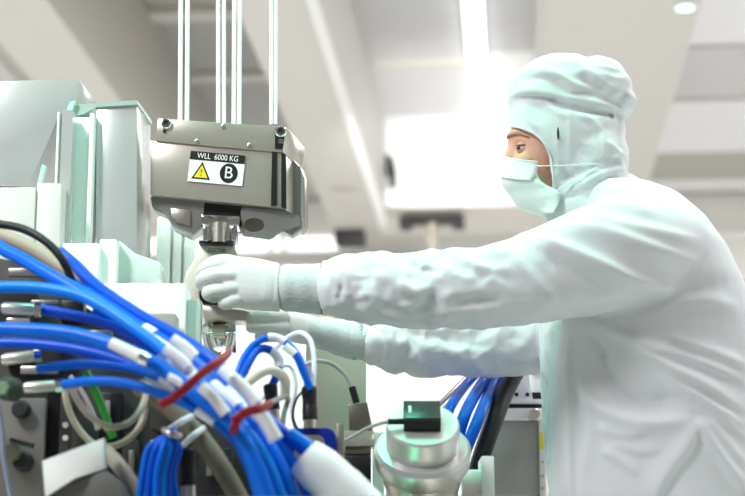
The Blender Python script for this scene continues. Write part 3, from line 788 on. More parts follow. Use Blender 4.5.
co = fold(co, f, [([(290, 321.5), (270, 321.5), (250, 322)], 1.5, 1.5, -.002)])
mesh_obj('glove', (aslist(co), f), glove_m, person, ang=80)

# hood: lower hood and bouffant crown as one piece, opened around the face
hood_parts = [
    pball(566, 132, HP + .055, 60, 62, .096), pball(563, 94, HP + .055, 56, 39, .100), pball(545, 100, HP + .055, 38, 34, .092),
    pball(586, 93, HP + .055, 44, 33, .096, -0.5), pball(602, 100, HP + .055, 34, 19, .088, -0.62), pball(622, 106, HP + .055, 14, 11, .062, -0.5),
    pball(588, 158, HP + .055, 40, 46, .088), pball(543, 178, HP + .055, 36, 38, .074),
    ptube([(580, 180, HP + .058, 46), (590, 203, HP + .062, 47), (600, 228, HP + .065, 50)], 30),
]
co, f, e = remesh(join(*hood_parts), 0.0038, 6)
px, py = project(co)
up = np.clip((116 - py) / 20, 0, 1)
co = ripple(co, f, 0.0030, 22.0, (1, 1, 1.2), 5.0, 1 - up * .4)
co = ripple(co, f, 0.0060, 32.0, (1, 1, 1.3), 9.0, np.clip((py - 138) / 20, 0, 1) * np.clip((px - 568) / 15, 0, 1))
co = ripple(co, f, 0.0040, 26.0, (0.6, 1, 1.6), 4.0, up)
co = fold(co, f, [(p_, a_, b_, h_ * 1.35) for p_, a_, b_, h_ in [
    ([(507, 99), (530, 97), (548, 99), (566, 104), (590, 109), (612, 113), (626, 119)], 3.5, 2.2, -.0075),
    ([(508, 94), (535, 91), (560, 96), (600, 104), (630, 112)], 4, 4, .0045),
    ([(526, 72), (545, 71), (562, 76), (574, 84), (596, 92)], 4, 3, .0042), ([(520, 80), (545, 78), (566, 84)], 3, 3, -.0035),
    ([(570, 62), (590, 72), (612, 90)], 5, 4, .0035), ([(575, 76), (598, 86), (622, 100)], 3, 3, -.0030),
    ([(524, 104), (530, 118), (540, 130)], 3, 2.5, .0032), ([(545, 98), (556, 112), (572, 116)], 3, 3, .0030),
    ([(569, 104), (569, 130), (570, 160), (573, 195)], 1.6, 3, .0022), ([(556, 128), (557, 150), (558, 185)], 2, 2, .0015),
    ([(575, 115), (592, 120), (602, 135), (604, 155), (598, 165)], 3, 3, .0040),
    ([(619, 116), (619, 138), (621, 152)], 2, 3, -.0035), ([(606, 140), (616, 150), (626, 158)], 3, 3, .0035),
    ([(590, 170), (605, 160), (622, 158)], 3, 3, -.0040), ([(575, 190), (598, 176), (628, 166)], 3, 4, .0040), ([(560, 200), (590, 190), (628, 176)], 3, 3, -.0030),
    ([(556, 108), (570, 107), (600, 113), (618, 120)], 2, 2, -.002),
]])
co = relax(co, e, 1, 0.3)
px, py = project(co)
OPEN = catmull([(498, 126, 0), (508, 126.5, 0), (520, 128.5, 0), (532, 133.5, 0), (542, 142, 0), (548.5, 154, 0), (551.5, 170, 0), (553.5, 186, 0), (556, 200, 0)], 6)
oy = np.array([p[1] for p in OPEN]); ox = np.array([p[0] for p in OPEN])
order = np.argsort(oy)
lim = np.interp(py, oy[order], ox[order])
low = np.interp(px, [495, 520, 545, 557], [196, 205, 211, 214])
cut = (px < lim) & (py > 126.2) & (py < low)
keep = [q for q in f if not all(cut[i] for i in q)]
used = sorted({i for q in keep for i in q}); ix = {a: b for b, a in enumerate(used)}
gone = np.zeros(len(co), bool)
for q in f:
    if all(cut[i] for i in q): gone[q] = True
dense = np.array(catmull([tuple(p) for p in OPEN], 6))[:, :2]
for i in used:                                     # pull the cut edge onto the smooth opening line
    if gone[i]:
        dd = dense - np.array([px[i], py[i]]); kk = np.argmin((dd ** 2).sum(1)); dx, dy = dd[kk]
        if dx * dx + dy * dy < 36: co[i] += np.array(RIGHT) * mm(dx, HP) - np.array([0, 0, 1]) * mm(dy, HP)
hv = [Vector(co[i]) for i in used]; hf = [[ix[i] for i in q] for q in keep]
hood = mesh_obj('hood', (hv, hf), hood_m, person, ang=80)
so = hood.modifiers.new('cloth_thickness', 'SOLIDIFY'); so.thickness = 0.003; so.offset = -1
# bound edge of the face opening, side slit and back toggle
def onhood(x, y, lift=0.0):                        # point on the near side of the hood seen at a pixel
    i = np.argmin((px - x) ** 2 + (py - y) ** 2 + 1e9 * ((co - np.array(CAM)) @ np.array(FH) > HP + .055))
    r = Vector(co[i]); return r - FH * lift
rim = [onhood(p[0] + 1, p[1] - .5, .001) for p in OPEN[6:]]
rim = relax(np.array([list(p) for p in rim]), np.array([[i, i + 1] for i in range(len(rim) - 1)]), 6)
mesh_obj('hood_edge', tube([Vector(p) for p in rim], .0022, 10), hood_m, hood)
sl = onhood(558.5, 134, .0012)
mesh_obj('side_slit', ball(sl, RIGHT * .0018, FH * .002, Z * .012, 12, 10), black_m, hood)
tg = onhood(611, 117, .002)
mesh_obj('snap_button', lathe([(0, .005), (.002, .004)], tg, -FH, 16), mat('snap_grey', (150, 165, 160), 0.4), hood)

# face mask: half shell from ear side to ear side
def mask_shell(front, edge, half, nu=40, nv=30, pleat=0.0, seed=0):
    """front: profile (px,py); edge: near border (px,py) from top to bottom"""
    fr = catmull([(x, y, 0) for x, y in front], 8); ed = catmull([(x, y, 0) for x, y in edge], 8)
    v = []
    for j in range(nv + 1):
        t = j / nv
        a = fr[min(len(fr) - 1, int(t * (len(fr) - 1)))]; b = ed[min(len(ed) - 1, int(t * (len(ed) - 1)))]
        for i in range(nu + 1):
            u = -1 + 2 * i / nu; k = 1 - math.cos(u * math.pi / 2) ** 0.8; w = math.sin(u * math.pi / 2)
            x = a[0] + (b[0] - a[0]) * k; y = a[1] + (b[1] - a[1]) * abs(u)
            p = P(x, y, HP + .055 - w * half)
            nrm = (-RIGHT * (1 - abs(w)) - FH * w).normalized()
            p = p + nrm * (pleat * math.sin(t * 19 + seed + u * .8) * math.cos(u * 1.2))
            v.append(p)
    fc = []
    for j in range(nv):
        for i in range(nu):
            q = j * (nu + 1) + i; fc.append([q, q + 1, q + nu + 2, q + nu + 1])
    return v, fc
fm = mesh_obj('face_mask', mask_shell([(503, 160), (500.5, 168), (500.5, 176), (503.5, 186), (509, 197), (518, 206.5), (529, 213), (540, 215.5)],
                                      [(537, 164), (537, 172), (540, 180), (546, 184.5), (554, 188.5), (559.5, 194), (559, 203), (553, 213)], .066, pleat=.0022), mask_m, person, ang=80)
fm.modifiers.new('cloth_thickness', 'SOLIDIFY').thickness = 0.0015
up = mesh_obj('upper_fold', mask_shell([(503.2, 155.5), (500.5, 163), (499.3, 170), (499.3, 176)],
                                       [(537.5, 161.5), (537.5, 168), (535, 175), (531.5, 180.5)], .0685, nv=14, pleat=.0004), mat('mask_white', (236, 242, 239), 0.85), fm, ang=80)
up.modifiers.new('cloth_thickness', 'SOLIDIFY').thickness = 0.0012
hem_pts = [P(503.2 + (537.5 - 503.2) * (1 - math.cos(u * math.pi / 2) ** .8), 155.7 + (161.7 - 155.7) * abs(u), HP + .055 - .0690 * math.sin(u * math.pi / 2)) for u in np.linspace(-1, 1, 25)]
mesh_obj('mask_hem', tube(hem_pts, .0014, 8), mat('mask_white', (236, 242, 239), 0.85), fm)
def strap(a, b):
    p0 = P(a[0], a[1], HP + .055 - .069)
    pts = [p0] + [onhood(a[0] + (b[0] - a[0]) * t, a[1] + (b[1] - a[1]) * t, .0035) for t in (.35, .5, .65, .8, 1)]
    pts = relax(np.array([list(p) for p in catmull(pts, 5)]), np.array([[i, i + 1] for i in range(25)]), 8)
    pts = [Vector(p) - FH * .002 for p in pts]; pts[0] = p0
    mesh_obj('ear_strap', tube(pts, .0012, 8), mat('mask_white', (236, 242, 239), 0.85), fm)
strap((537, 166), (602, 165)); strap((556, 191), (600, 167))

# ------------------------------------------------------------------ equipment behind the hands
o = tag(mesh_obj('white_cabinet', down(196, 478, 322, 4.3, 0.5, 0.0), bright_m, bevel=0.01), 'bright white cabinet standing behind the hands and the flange', 'cabinet')
o = tag(mesh_obj('beige_panel_box', down(306, 366, 344, 3.28, 0.12, ZD), mat('beige_grey_paint', (204, 193, 182), 0.5), bevel=0.003), 'beige-grey box below the far cuff, behind the black connector', 'box')

# hoses rising behind the flange
blue_m = mat('blue_cable_jacket', (0, 106, 228), 0.34, spec=0.25)
dblue_m = mat('deep_blue_cable_jacket', (0, 82, 205), 0.34, spec=0.25)
lblue_m = mat('light_blue_cable_jacket', (4, 132, 240), 0.34, spec=0.25)
sleeve_m = mat('white_label_sleeve', (240, 242, 247), 0.5)
black_rubber = mat('black_rubber', (13, 13, 14), 0.5, bump=0.2, bscale=200)
def cable(label, pts, w, m, sleeves=(), group=None, name='cable', n=8, wf=None, bands=0):
    path = catmull([P(*p) for p in pts], n)
    r = mm(w / 2, pts[len(pts) // 2][2])
    rr = [r] * len(path) if not bands else [r * (1 + 0.06 * (k % 2)) for k in range(len(path))]
    o = mesh_obj(name, tube(path, rr, 18), m, ang=60)
    tag(o, label, 'hose' if 'hose' in name or 'conduit' in name else 'cable', group)
    for a, b in sleeves:
        i0, i1 = int(a * (len(path) - 1)), max(int(a * (len(path) - 1)) + 2, int(b * (len(path) - 1)))
        mesh_obj('label_sleeve', tube(path[i0:i1 + 1], r * 1.16, 18), sleeve_m, o)
    return o
G2 = 'hoses rising behind the flange'
cable('leftmost blue hose rising behind the flange', [(437, 556, 3.14), (440, 480, 3.14), (446, 430, 3.16), (450, 408, 3.18), (464, 387, 3.34), (486, 362, 3.42), (508, 334, 3.45)], 10, blue_m, group=G2, name='blue_hose')
cable('middle blue hose rising behind the flange', [(449, 556, 3.11), (452, 490, 3.11), (458, 440, 3.13), (466, 412, 3.15), (480, 387, 3.34), (498, 361, 3.42), (518, 330, 3.45)], 12, blue_m, group=G2, name='blue_hose')
cable('blue hose lying against the black hose behind the flange', [(446, 556, 3.10), (450, 500, 3.10), (464, 455, 3.12), (479, 418, 3.14), (490, 392, 3.34), (506, 362, 3.42), (524, 330, 3.45)], 12, blue_m, group=G2, name='blue_hose')
cable('thick black hose beside the blue hoses behind the flange', [(462, 556, 3.17), (470, 500, 3.15), (481, 458, 3.18), (493, 424, 3.24), (506, 391, 3.34), (524, 358, 3.42), (541, 328, 3.45)], 17, black_rubber, group=G2, name='black_hose', n=14, bands=1)
for i, dx in enumerate((0, 9)):
    o = mesh_obj('grey_rod', tube([P(432 + dx, 412, 3.3), P(482 + dx, 362, 3.44)], mm(2.4, 3.3), 12), brush_m)
    tag(o, ['thin grey rod left of the blue hoses, the lower one', 'thin grey rod left of the blue hoses, the upper one'][i], 'rod')
gb = thing('control_box', 'grey box with white top plate in front of the suit, behind the black hose', 'box', P(515, 480, 3.490))
mesh_obj('body', down(486, 543, 421, 3.490, 0.12, 0.0), mat('warm_grey_paint', (160, 160, 153), 0.5), gb, bevel=0.003)
mesh_obj('top_plate', pbox(494, 408, 543, 420.5, 3.485, 0.14), bright_m, gb, bevel=0.002)
mesh_obj('spacer', pbox(500, 403.5, 542, 408, 3.500, 0.10), black_m, gb)
mesh_obj('upper_plate', pbox(492, 399, 543, 403.2, 3.485, 0.14), bright_m, gb, bevel=0.001)
br = mesh_obj('bracket', pprism([(510, 364), (529, 364), (530, 385), (533, 399.5), (509, 399.5), (511, 385)], 3.490, 0.012), bright_m, gb, bevel=0.001)
for x in (516.5, 527.5):
    mesh_obj('screw', lathe([(0, mm(2, 3.490)), (.003, mm(1.6, 3.490))], P(x, 394.5, 3.489), -FH, 14), dark_m, br)
mesh_obj('clamp', pbox(530, 362, 542, 372, 3.520, 0.04), dark_m, gb, bevel=0.004)
mesh_obj('clamp', pbox(531, 392, 543, 399, 3.500, 0.05), black_m, gb, bevel=0.004)
mesh_obj('back_plate', pbox(521, 373, 543, 399, 3.540, 0.01), bright_m, gb)
mesh_obj('knob', lathe([(0, mm(6, 3.480)), (.01, mm(6, 3.480)), (.012, mm(5, 3.480))], P(534, 415, 3.483), -FH, 20), brush_m, gb)
st = mesh_obj('edge_strip', pbox(540.5, 421, 544.5, 500, 3.480, 0.012), white_m, gb)
mesh_obj('yellow_label', pbox(540.2, 432, 544.2, 449, 3.478, 0.002), mat('label_yellow', (228, 216, 30), 0.5), st)
for y in (462, 476, 488): mesh_obj('screw', lathe([(0, mm(1.6, 3.480)), (.002, mm(1.2, 3.480))], P(542.5, y, 3.479), -FH, 12), brush_m, st)

# tilted round flange with the small green sensor
fm_ = mat('turned_aluminium', (208, 209, 207), 0.33, 0.55, var=0.05, vscale=40)
HF = 2.75; q = mm(1, HF)
axn = (UP * .866 - FWD * .5).normalized(); c0 = P(423, 424, HF)
fl = thing('flange', 'tilted round aluminium flange carrying a small dark green sensor', 'flange', P(430, 470, HF))
mesh_obj('cap', lathe([(-26 * q, 36 * q), (-2 * q, 36 * q), (0, 34.5 * q), (0, 1 * q)], c0, axn, 56), fm_, fl, ang=30)
fb = mesh_obj('flange_ring', lathe([(-52 * q, 44 * q), (-46 * q, 47 * q), (-31 * q, 48 * q), (-27 * q, 45 * q), (-26 * q, 30 * q)], c0, axn, 56), fm_, fl, ang=30)
mesh_obj('barrel', lathe([(-118 * q, 36 * q), (-70 * q, 36 * q), (-68 * q, 39 * q), (-52 * q, 40 * q)], c0, axn, 56), brush_m, fl, ang=30)
tv = axn.cross(RIGHT).normalized()
if tv.dot(FH) < 0: tv = -tv
for a in (-0.75, -2.4, 0.3, 2.9):
    d = RIGHT * math.cos(a) + tv * math.sin(a)
    mesh_obj('screw_hole', lathe([(0, 2.2 * q), (.002, 2.2 * q)], c0 + d * 42 * q - axn * 28.5 * q, axn, 14), dark_m, fb)
sen = thing('sensor', 'small dark green and black sensor box on top of the round flange', 'sensor', c0 + axn * 1 * q)
gm = mat('sensor_green', (14, 40, 32), 0.35)
sc_ = c0 - RIGHT * 1.0 * q + tv * 2 * q
mesh_obj('sensor_body', box(sc_ + axn * 6.1 * q, RIGHT * 18 * q, tv * 15 * q, axn * 6 * q), black_m, sen, bevel=.0012)
sl = mesh_obj('sensor_lid', box(sc_ + axn * 14 * q, RIGHT * 18 * q, tv * 15 * q, axn * 2 * q), gm, sen, bevel=.0012)
mesh_obj('lid_mark', lathe([(0, 2.2 * q), (.0006, 2.2 * q)], sc_ + axn * 16 * q, axn, 14), black_m, sl)
mesh_obj('lid_mark', box(sc_ + axn * 16 * q - RIGHT * 12 * q, RIGHT * 1.5 * q, tv * 6 * q, axn * .4 * q), mat('pale_print', (170, 200, 190), 0.5), sl)
cb_ = cable('thin grey cable leading left from the green sensor', [(401, 422, 2.735), (386, 422, 2.73), (368, 428, 2.72), (346, 440, 2.72), (318, 452, 2.72)], 3.6, mat('grey_cable_jacket', (172, 172, 170), 0.5))
mesh_obj('boot', tube([P(403.5, 421.5, 2.735), P(388, 421.7, 2.73)], mm(2.9, 2.73), 12), black_m, cb_)
pp = thing('pipe_stub', 'white pipe stub with square end flange right of the round flange', 'pipe', P(475, 480, 2.92))
mesh_obj('pipe', tube([P(462, 484, 2.88), P(484, 484, 2.88)], mm(14, 2.88), 28), white_m, pp)
mesh_obj('end_flange', pbox(482, 456, 494, 512, 2.85, 0.09), white_m, pp, bevel=.002)
mesh_obj('support_leg', down(468, 478, 496, 2.87, 0.02, ZD), white_m, pp)

# connectors in the middle
def plug(name, label, x0, y0, x1, y1, h, w, m, collar=None):
    a, b = P(x0, y0, h), P(x1, y1, h); d = b - a; L = d.length; r = mm(w / 2, h)
    t = thing(name, label, 'connector', b)
    mesh_obj('body', lathe([(0, r * .75), (L * .06, r), (L * .3, r), (L * .32, r * .94), (L * .62, r * .94), (L * .64, r), (L, r)], a, d, 28), m, t, ang=35)
    if collar:
        mesh_obj('collar', lathe([(L, r * .9), (L, r * .86), (L * (1 + collar), r * .86), (L * (1 + collar), r * .5)], a, d, 28), brush_m, t, ang=35)
    return t
plug('connector', 'black round connector standing on the blue-rimmed socket', 309, 386, 310, 420, 2.62, 15, black_rubber, .25)
plug('connector', 'short black connector half hidden by the white label sleeves', 270, 384, 273, 410, 2.66, 14, black_rubber, .45)
plug('connector', 'black plug standing beside the bottom coil of blue cables', 187, 448, 188, 486, 2.42, 17, black_rubber, .3)
for (x_, y_, h_, z_, i_) in ((273, 418, 2.66, ZD, 1), (188, 500, 2.42, ZD, 2)):
    own = [o_ for o_ in bpy.data.objects if o_.name.startswith('connector')][i_]
    mesh_obj('support_leg', down(x_ - 3, x_ + 3, y_ - 2, h_, 0.015, z_), dark_m, own)
so = thing('socket_housing', 'blue-rimmed socket housing with a silver centre under the black connector', 'socket', P(312, 470, 2.62))
def rrect(x0, y0, x1, y1, r, n=6):
    out = []
    for cx, cy, a0 in ((x1 - r, y0 + r, -90), (x1 - r, y1 - r, 0), (x0 + r, y1 - r, 90), (x0 + r, y0 + r, 180)):
        for k in range(n + 1):
            a = math.radians(a0 + 90 * k / n); out.append((cx + r * math.cos(a), cy + r * math.sin(a)))
    return out
mesh_obj('blue_rim', pprism(rrect(286, 428, 336, 500, 10), 2.62, 0.05), mat('anodised_blue', (24, 52, 170), 0.3, 0.4), so, bevel=.001)
mesh_obj('silver_face', pprism(rrect(294, 435, 325, 496, 8), 2.613, 0.008), brush_m, so, bevel=.001)
mesh_obj('side_plate', pbox(336.5, 424, 344, 500, 2.63, 0.05), brush_m, so, bevel=.001)
cc = thing('metal_connector', 'tapered steel cable connector with a black boot in front of the beige box', 'connector', P(360, 470, 2.85))
mesh_obj('shell', pprism([(348, 404), (367, 402), (373, 430), (349, 430)], 2.84, 0.03), mat('dark_steel', (128, 122, 112), 0.35, 0.8), cc, bevel=.002)
mesh_obj('clamp_block', pprism([(342, 430.5), (374, 430.5), (376, 446), (344, 447)], 2.835, 0.04), steel_m, cc, bevel=.002)
mesh_obj('base_block', pprism([(343, 447), (371, 446), (371, 454), (344, 455)], 2.84, 0.04), mat('dark_steel', (128, 122, 112), 0.35, 0.8), cc, bevel=.002)
mesh_obj('black_base', pbox(343, 455, 371, 484, 2.835, 0.04), black_m, cc, bevel=.003)
mesh_obj('support_leg', down(352, 364, 484, 2.85, 0.02, ZD), dark_m, cc)
gc = cable('thin grey cable arching from white loops to the steel connector', [(302, 366, 2.80), (316, 361, 2.82), (332, 364, 2.84), (345, 375, 2.85), (352, 388, 2.855), (356, 402, 2.855)], 4.4, mat('grey_cable_jacket', (172, 172, 170), 0.5))
mesh_obj('boot', tube([P(352, 387, 2.855), P(356.5, 403, 2.855)], mm(3.6, 2.85), 12), black_m, gc)
tag(mesh_obj('white_block', down(372.5, 384, 432, 2.9, 0.04, ZD), bright_m, bevel=.002), 'small white block between the steel connector and the round flange', 'block', 'plain white blocks on the machine deck')

# loops of blue and white leads above the connectors
G3 = 'loose leads above the black connectors'
cable('blue lead arching highest towards the black round connector', [(236, 378, 2.62), (244, 358, 2.63), (255, 344, 2.64), (270, 337, 2.64), (284, 341, 2.64), (297, 354, 2.63), (305, 372, 2.62), (308, 388, 2.62)], 7, blue_m, [(.42, .6)], G3)
cable('blue lead dropping into the short black connector', [(238, 388, 2.60), (248, 364, 2.62), (258, 350, 2.64), (270, 350, 2.65), (279, 360, 2.66), (277, 374, 2.66), (271, 388, 2.66)], 8, dblue_m, [(.5, .76)], G3)
cable('white lead bending down to the black round connector', [(272, 352, 2.68), (284, 340, 2.67), (299, 333, 2.66), (310, 340, 2.65), (314, 360, 2.64), (313, 388, 2.63)], 5, sleeve_m, (), G3)
cable('short blue lead at the right entering the black round connector', [(285, 346, 2.60), (296, 356, 2.60), (303, 372, 2.605), (311, 389, 2.61)], 7, blue_m, [(0, .3)], G3)
cable('thick cream tube lying across under the blue leads', [(238, 392, 2.56), (254, 377, 2.57), (270, 370, 2.58), (284, 378, 2.60), (285, 396, 2.62)], 10, mat('cream_tube', (226, 222, 212), 0.45), (), G3)
cable('thin white lead curling beside the short connector', [(262, 400, 2.70), (276, 372, 2.70), (290, 366, 2.70), (296, 385, 2.70), (292, 410, 2.70), (296, 430, 2.70)], 4, sleeve_m, (), G3)
cable('thin black lead curling left of the black round connector', [(306, 388, 2.68), (296, 400, 2.68), (293, 418, 2.68), (300, 434, 2.68)], 2.5, black_m, (), G3)
cable('thin silver lead bound under the second red cable tie', [(262, 408, 2.42), (276, 400, 2.5), (288, 398, 2.58), (284, 414, 2.62), (282, 432, 2.64)], 5, brush_m, (), G3)

# ------------------------------------------------------------------ foreground cable harness
G1 = 'blue cables of the harness'
cable('black hose bending over the beige band at the top left', [(-170, 230, 2.68), (-30, 224, 2.62), (5, 225, 2.60), (30, 232, 2.58), (52, 247, 2.57), (66, 266, 2.57), (74, 290, 2.60)], 8.5, black_rubber, name='black_hose', n=10)
cable('broad beige hose under the black hose at the top left', [(-170, 234, 2.76), (-30, 228, 2.70), (8, 238, 2.68), (45, 256, 2.66), (76, 280, 2.64), (104, 306, 2.64)], 15, mat('beige_hose', (166, 157, 138), 0.6), name='beige_hose')
cable('blue cable forming the topmost edge of the harness', [(60, 252, 2.66), (76, 266, 2.64), (100, 289, 2.58), (142, 317, 2.52), (180, 338, 2.47), (212, 360, 2.43), (240, 388, 2.41), (268, 420, 2.40), (300, 446, 2.40), (336, 476, 2.40)], 13, dblue_m, [(.60, .70)], G1)
cable('thick blue cable sloping from the upper left corner of the harness', [(-170, 246, 2.66), (-30, 240, 2.60), (10, 253, 2.57), (48, 274, 2.53), (92, 300, 2.49), (146, 338, 2.44), (186, 364, 2.40), (220, 394, 2.37), (250, 424, 2.36), (276, 458, 2.35), (298, 510, 2.35)], 14, blue_m, [(.52, .60), (.68, .76)], G1)
cable('blue cable running level below the thick sloping one', [(-170, 295, 2.56), (-30, 289, 2.50), (15, 287, 2.48), (55, 290, 2.46), (90, 300, 2.44), (130, 325, 2.41), (172, 357, 2.38), (205, 388, 2.35), (240, 424, 2.34), (266, 460, 2.33), (286, 510, 2.33)], 12, lblue_m, [(.60, .68)], G1)
cable('blue cable leaving the upper silver connector', [(38, 309, 2.52), (66, 314, 2.50), (104, 323, 2.47), (142, 342, 2.43), (178, 372, 2.40), (206, 398, 2.38), (238, 430, 2.37), (260, 466, 2.36), (280, 510, 2.36)], 11, dblue_m, [(.45, .54)], G1)
cable('thick blue cable entering mid-left with a white collar sleeve', [(-170, 336, 2.50), (-30, 330, 2.44), (20, 330, 2.42), (64, 333, 2.40), (100, 341, 2.38), (132, 353, 2.36), (164, 370, 2.35), (202, 400, 2.33), (237, 430, 2.32), (257, 466, 2.31), (272, 510, 2.31)], 15, blue_m, (), G1)
cable('dark blue cable hugging the thick one from below', [(-170, 350, 2.54), (-30, 344, 2.48), (30, 344, 2.46), (80, 350, 2.44), (124, 362, 2.42), (162, 382, 2.40), (196, 404, 2.38), (230, 430, 2.37), (250, 468, 2.36), (264, 510, 2.36)], 11, dblue_m, [(.52, .60)], G1)
cable('thin blue cable, upper of the two crossing above the beige loops', [(38, 369, 2.46), (80, 364, 2.44), (120, 366, 2.42), (152, 374, 2.39), (178, 388, 2.37), (208, 408, 2.35), (236, 434, 2.345), (252, 468, 2.34), (266, 510, 2.34)], 10, blue_m, [(.43, .50)], G1)
cable('thin blue cable with silver connector, crossing just above the beige loops', [(60, 385, 2.44), (92, 381, 2.42), (126, 383, 2.40), (156, 392, 2.38), (186, 404, 2.36), (216, 422, 2.35), (240, 446, 2.35), (253, 474, 2.35), (261, 510, 2.35)], 10, blue_m, [(.55, .64)], G1)
cable('blue cable second from the top edge of the harness, starting behind the black hose', [(74, 284, 2.62), (100, 299, 2.57), (140, 326, 2.51), (184, 352, 2.455), (216, 378, 2.42), (246, 410, 2.40), (276, 440, 2.40), (300, 476, 2.40), (312, 510, 2.40)], 12, blue_m, [(.28, .31), (.56, .63)], G1)
cable('blue cable tucked under the light blue one in the middle of the harness', [(96, 312, 2.50), (132, 334, 2.46), (170, 362, 2.43), (204, 392, 2.41), (238, 424, 2.40), (262, 458, 2.39), (280, 510, 2.39)], 12, dblue_m, [(.5, .6)], G1)
# white collar sleeve lying on the thick cable
cs = thing('cable_collar', 'white plastic collar with silver tip lying on the thick blue cable', 'collar', P(128, 352, 2.34))
mesh_obj('collar_body', tube([P(111, 343, 2.345), P(142, 358, 2.335)], [mm(5.5, 2.34), mm(6.5, 2.34)], 20), sleeve_m, cs)
mesh_obj('collar_tip', tube([P(142, 358, 2.335), P(150, 361.5, 2.33)], [mm(7.5, 2.34), mm(6, 2.34)], 20), chrome_m, cs)
# white label sleeves across the harness
for x0, y0, x1, y1, h, w, lb in [(165, 349, 188, 368, 2.355, 13, 'white label sleeve on the harness just before the first red tie'),
                                 (172, 339, 195, 357, 2.385, 12, 'white label sleeve highest on the harness, above the first red tie'),
                                 (168, 377, 186, 388, 2.335, 9, 'small white label sleeve below the first red tie'),
                                 (201, 386, 226, 414, 2.315, 12, 'white label sleeve between the two red ties, lower one'),
                                 (232, 378, 256, 404, 2.345, 14, 'white label sleeve between the two red ties, upper one'),
                                 (256, 410, 276, 440, 2.325, 15, 'white label sleeve just past the second red tie')]:
    o = mesh_obj('label_sleeve', tube(catmull([P(x0, y0, h), P((x0 + x1) / 2 + 1, (y0 + y1) / 2 - 1, h), P(x1, y1, h)], 5), mm(w / 2, h), 18), sleeve_m)
    tag(o, lb, 'label sleeve', 'white label sleeves on the harness')
ws = thing('label_wrap', 'large white label wrap around the harness at the bottom centre', 'label sleeve', P(335, 490, 2.36), 'white label sleeves on the harness')
mesh_obj('wrap', tube(catmull([P(304, 456, 2.36), P(336, 484, 2.36), (P(376, 524, 2.36))], 6), [mm(w, 2.36) for w in (19, 21, 22, 23, 23, 23, 23, 24, 24, 24, 24, 24, 24)], 26), sleeve_m, ws)
cable('blue cable running along the edge of the large white wrap', [(290, 432, 2.37), (318, 450, 2.375), (344, 468, 2.38), (372, 496, 2.385), (392, 520, 2.39)], 9, lblue_m, (), G1)
# red cable ties
red_m = mat('red_cable_tie', (148, 6, 28), 0.45)
def tie(label, pts, w, head):
    t = thing('cable_tie', label, 'cable tie', P(*head), 'red cable ties around the harness')
    path = catmull([P(*p) for p in pts], 8)
    mesh_obj('strap', tube(path, mm(w / 2, 2.3), 12, True, 0.6), red_m, t)
    c = P(*head); u = mm(5, 2.3)
    mesh_obj('tie_head', box(c, (RIGHT + Z * .6).normalized() * u, (RIGHT * -.6 + Z).normalized() * u * .8, FH * u * .7), red_m, t, bevel=.001)
tie('dark red cable tie nearest the left side, around the harness', [(229, 352, 2.40), (220, 361, 2.325), (205, 371, 2.30), (188, 386, 2.29), (172, 399, 2.30), (162, 404, 2.32)], 10, (165, 403, 2.30))
tie('red cable tie lower on the harness, beside the short connector', [(270, 404, 2.38), (262, 408, 2.305), (250, 411, 2.29), (240, 416, 2.285), (235, 426, 2.29), (235, 434, 2.32)], 9.5, (237, 419, 2.275))
# hanging coil of thin blue cables
G4 = 'thin blue cables of the bottom coil'
for i, (xm, xe, hh) in enumerate([(143, 138, 2.40), (150, 147, 2.385), (157, 156, 2.38), (163, 164, 2.385), (168, 172, 2.39), (173, 179, 2.40)]):
    cable('%s thin blue cable of the small coil at the bottom left' % ['first from left', 'second from left', 'third from left', 'fourth from left', 'fifth from left', 'rightmost'][i],
          [(170 + i * .8, 431, 2.405), (164 + i * 1.6, 438, 2.39), (xm + 6, 449, hh), (xm, 474, hh), (xe, 512, hh)], 7.5, [blue_m, dblue_m, blue_m, lblue_m, dblue_m, blue_m][i], (), G4)
tag(mesh_obj('coil_band', tube(catmull([P(164, 430, 2.385), P(171, 434, 2.375), P(180, 436, 2.39)], 5), mm(3.5, 2.38), 12), brush_m), 'grey band binding the top of the small blue coil', 'band')
# beige conduit, loops, green lead
conduit_m = mat('beige_conduit', (116, 108, 92), 0.6, var=0.12, vscale=60)
cd_ = cable('ribbed beige conduit sloping down behind the blue harness', [(140, 388, 2.56), (168, 406, 2.52), (200, 438, 2.50), (224, 472, 2.49), (246, 512, 2.49)], 19, conduit_m, name='ribbed_conduit', n=12, bands=1)
for a, b in (((166, 432), (192, 416)), ((182, 446), (204, 428))):
    mesh_obj('light_band', tube(catmull([P(a[0], a[1], 2.49), P((a[0] + b[0]) / 2, (a[1] + b[1]) / 2 - 1, 2.475), P(b[0], b[1], 2.49)], 5), mm(3.2, 2.48), 10), sleeve_m, cd_)
bl_m = mat('beige_cable_jacket', (186, 178, 156), 0.55)
cable('upper beige cable loop hanging under the blue cables', [(70, 380, 2.50), (76, 398, 2.49), (90, 416, 2.48), (110, 427, 2.47), (130, 422, 2.475), (143, 405, 2.49), (147, 384, 2.52)], 6.5, bl_m)
cable('lower beige cable loop reaching down to the junction box', [(64, 380, 2.53), (67, 404, 2.53), (78, 428, 2.53), (98, 446, 2.52), (122, 443, 2.52), (140, 426, 2.53), (147, 400, 2.55), (147, 384, 2.56)], 6.5, bl_m)
cable('pale braided hose running from junction box to the bottom edge', [(98, 446, 2.46), (112, 458, 2.45), (128, 478, 2.44), (146, 512, 2.44)], 15, mat('pale_braid', (170, 163, 148), 0.6, bump=0.4, bscale=300), name='braided_hose')
cable('green lead behind the beige loops', [(86, 372, 2.57), (95, 390, 2.57), (104, 412, 2.57), (113, 438, 2.57)], 8, mat('green_jacket', (28, 138, 40), 0.4))
cable('pale grey lead beside the green one behind the beige loops', [(70, 376, 2.6), (82, 392, 2.6), (92, 412, 2.6), (98, 430, 2.6)], 5, mat('grey_cable_jacket', (172, 172, 170), 0.5))
jb = thing('junction_box', 'junction box with tilted white lid at the bottom left', 'box', P(85, 500, 2.4))
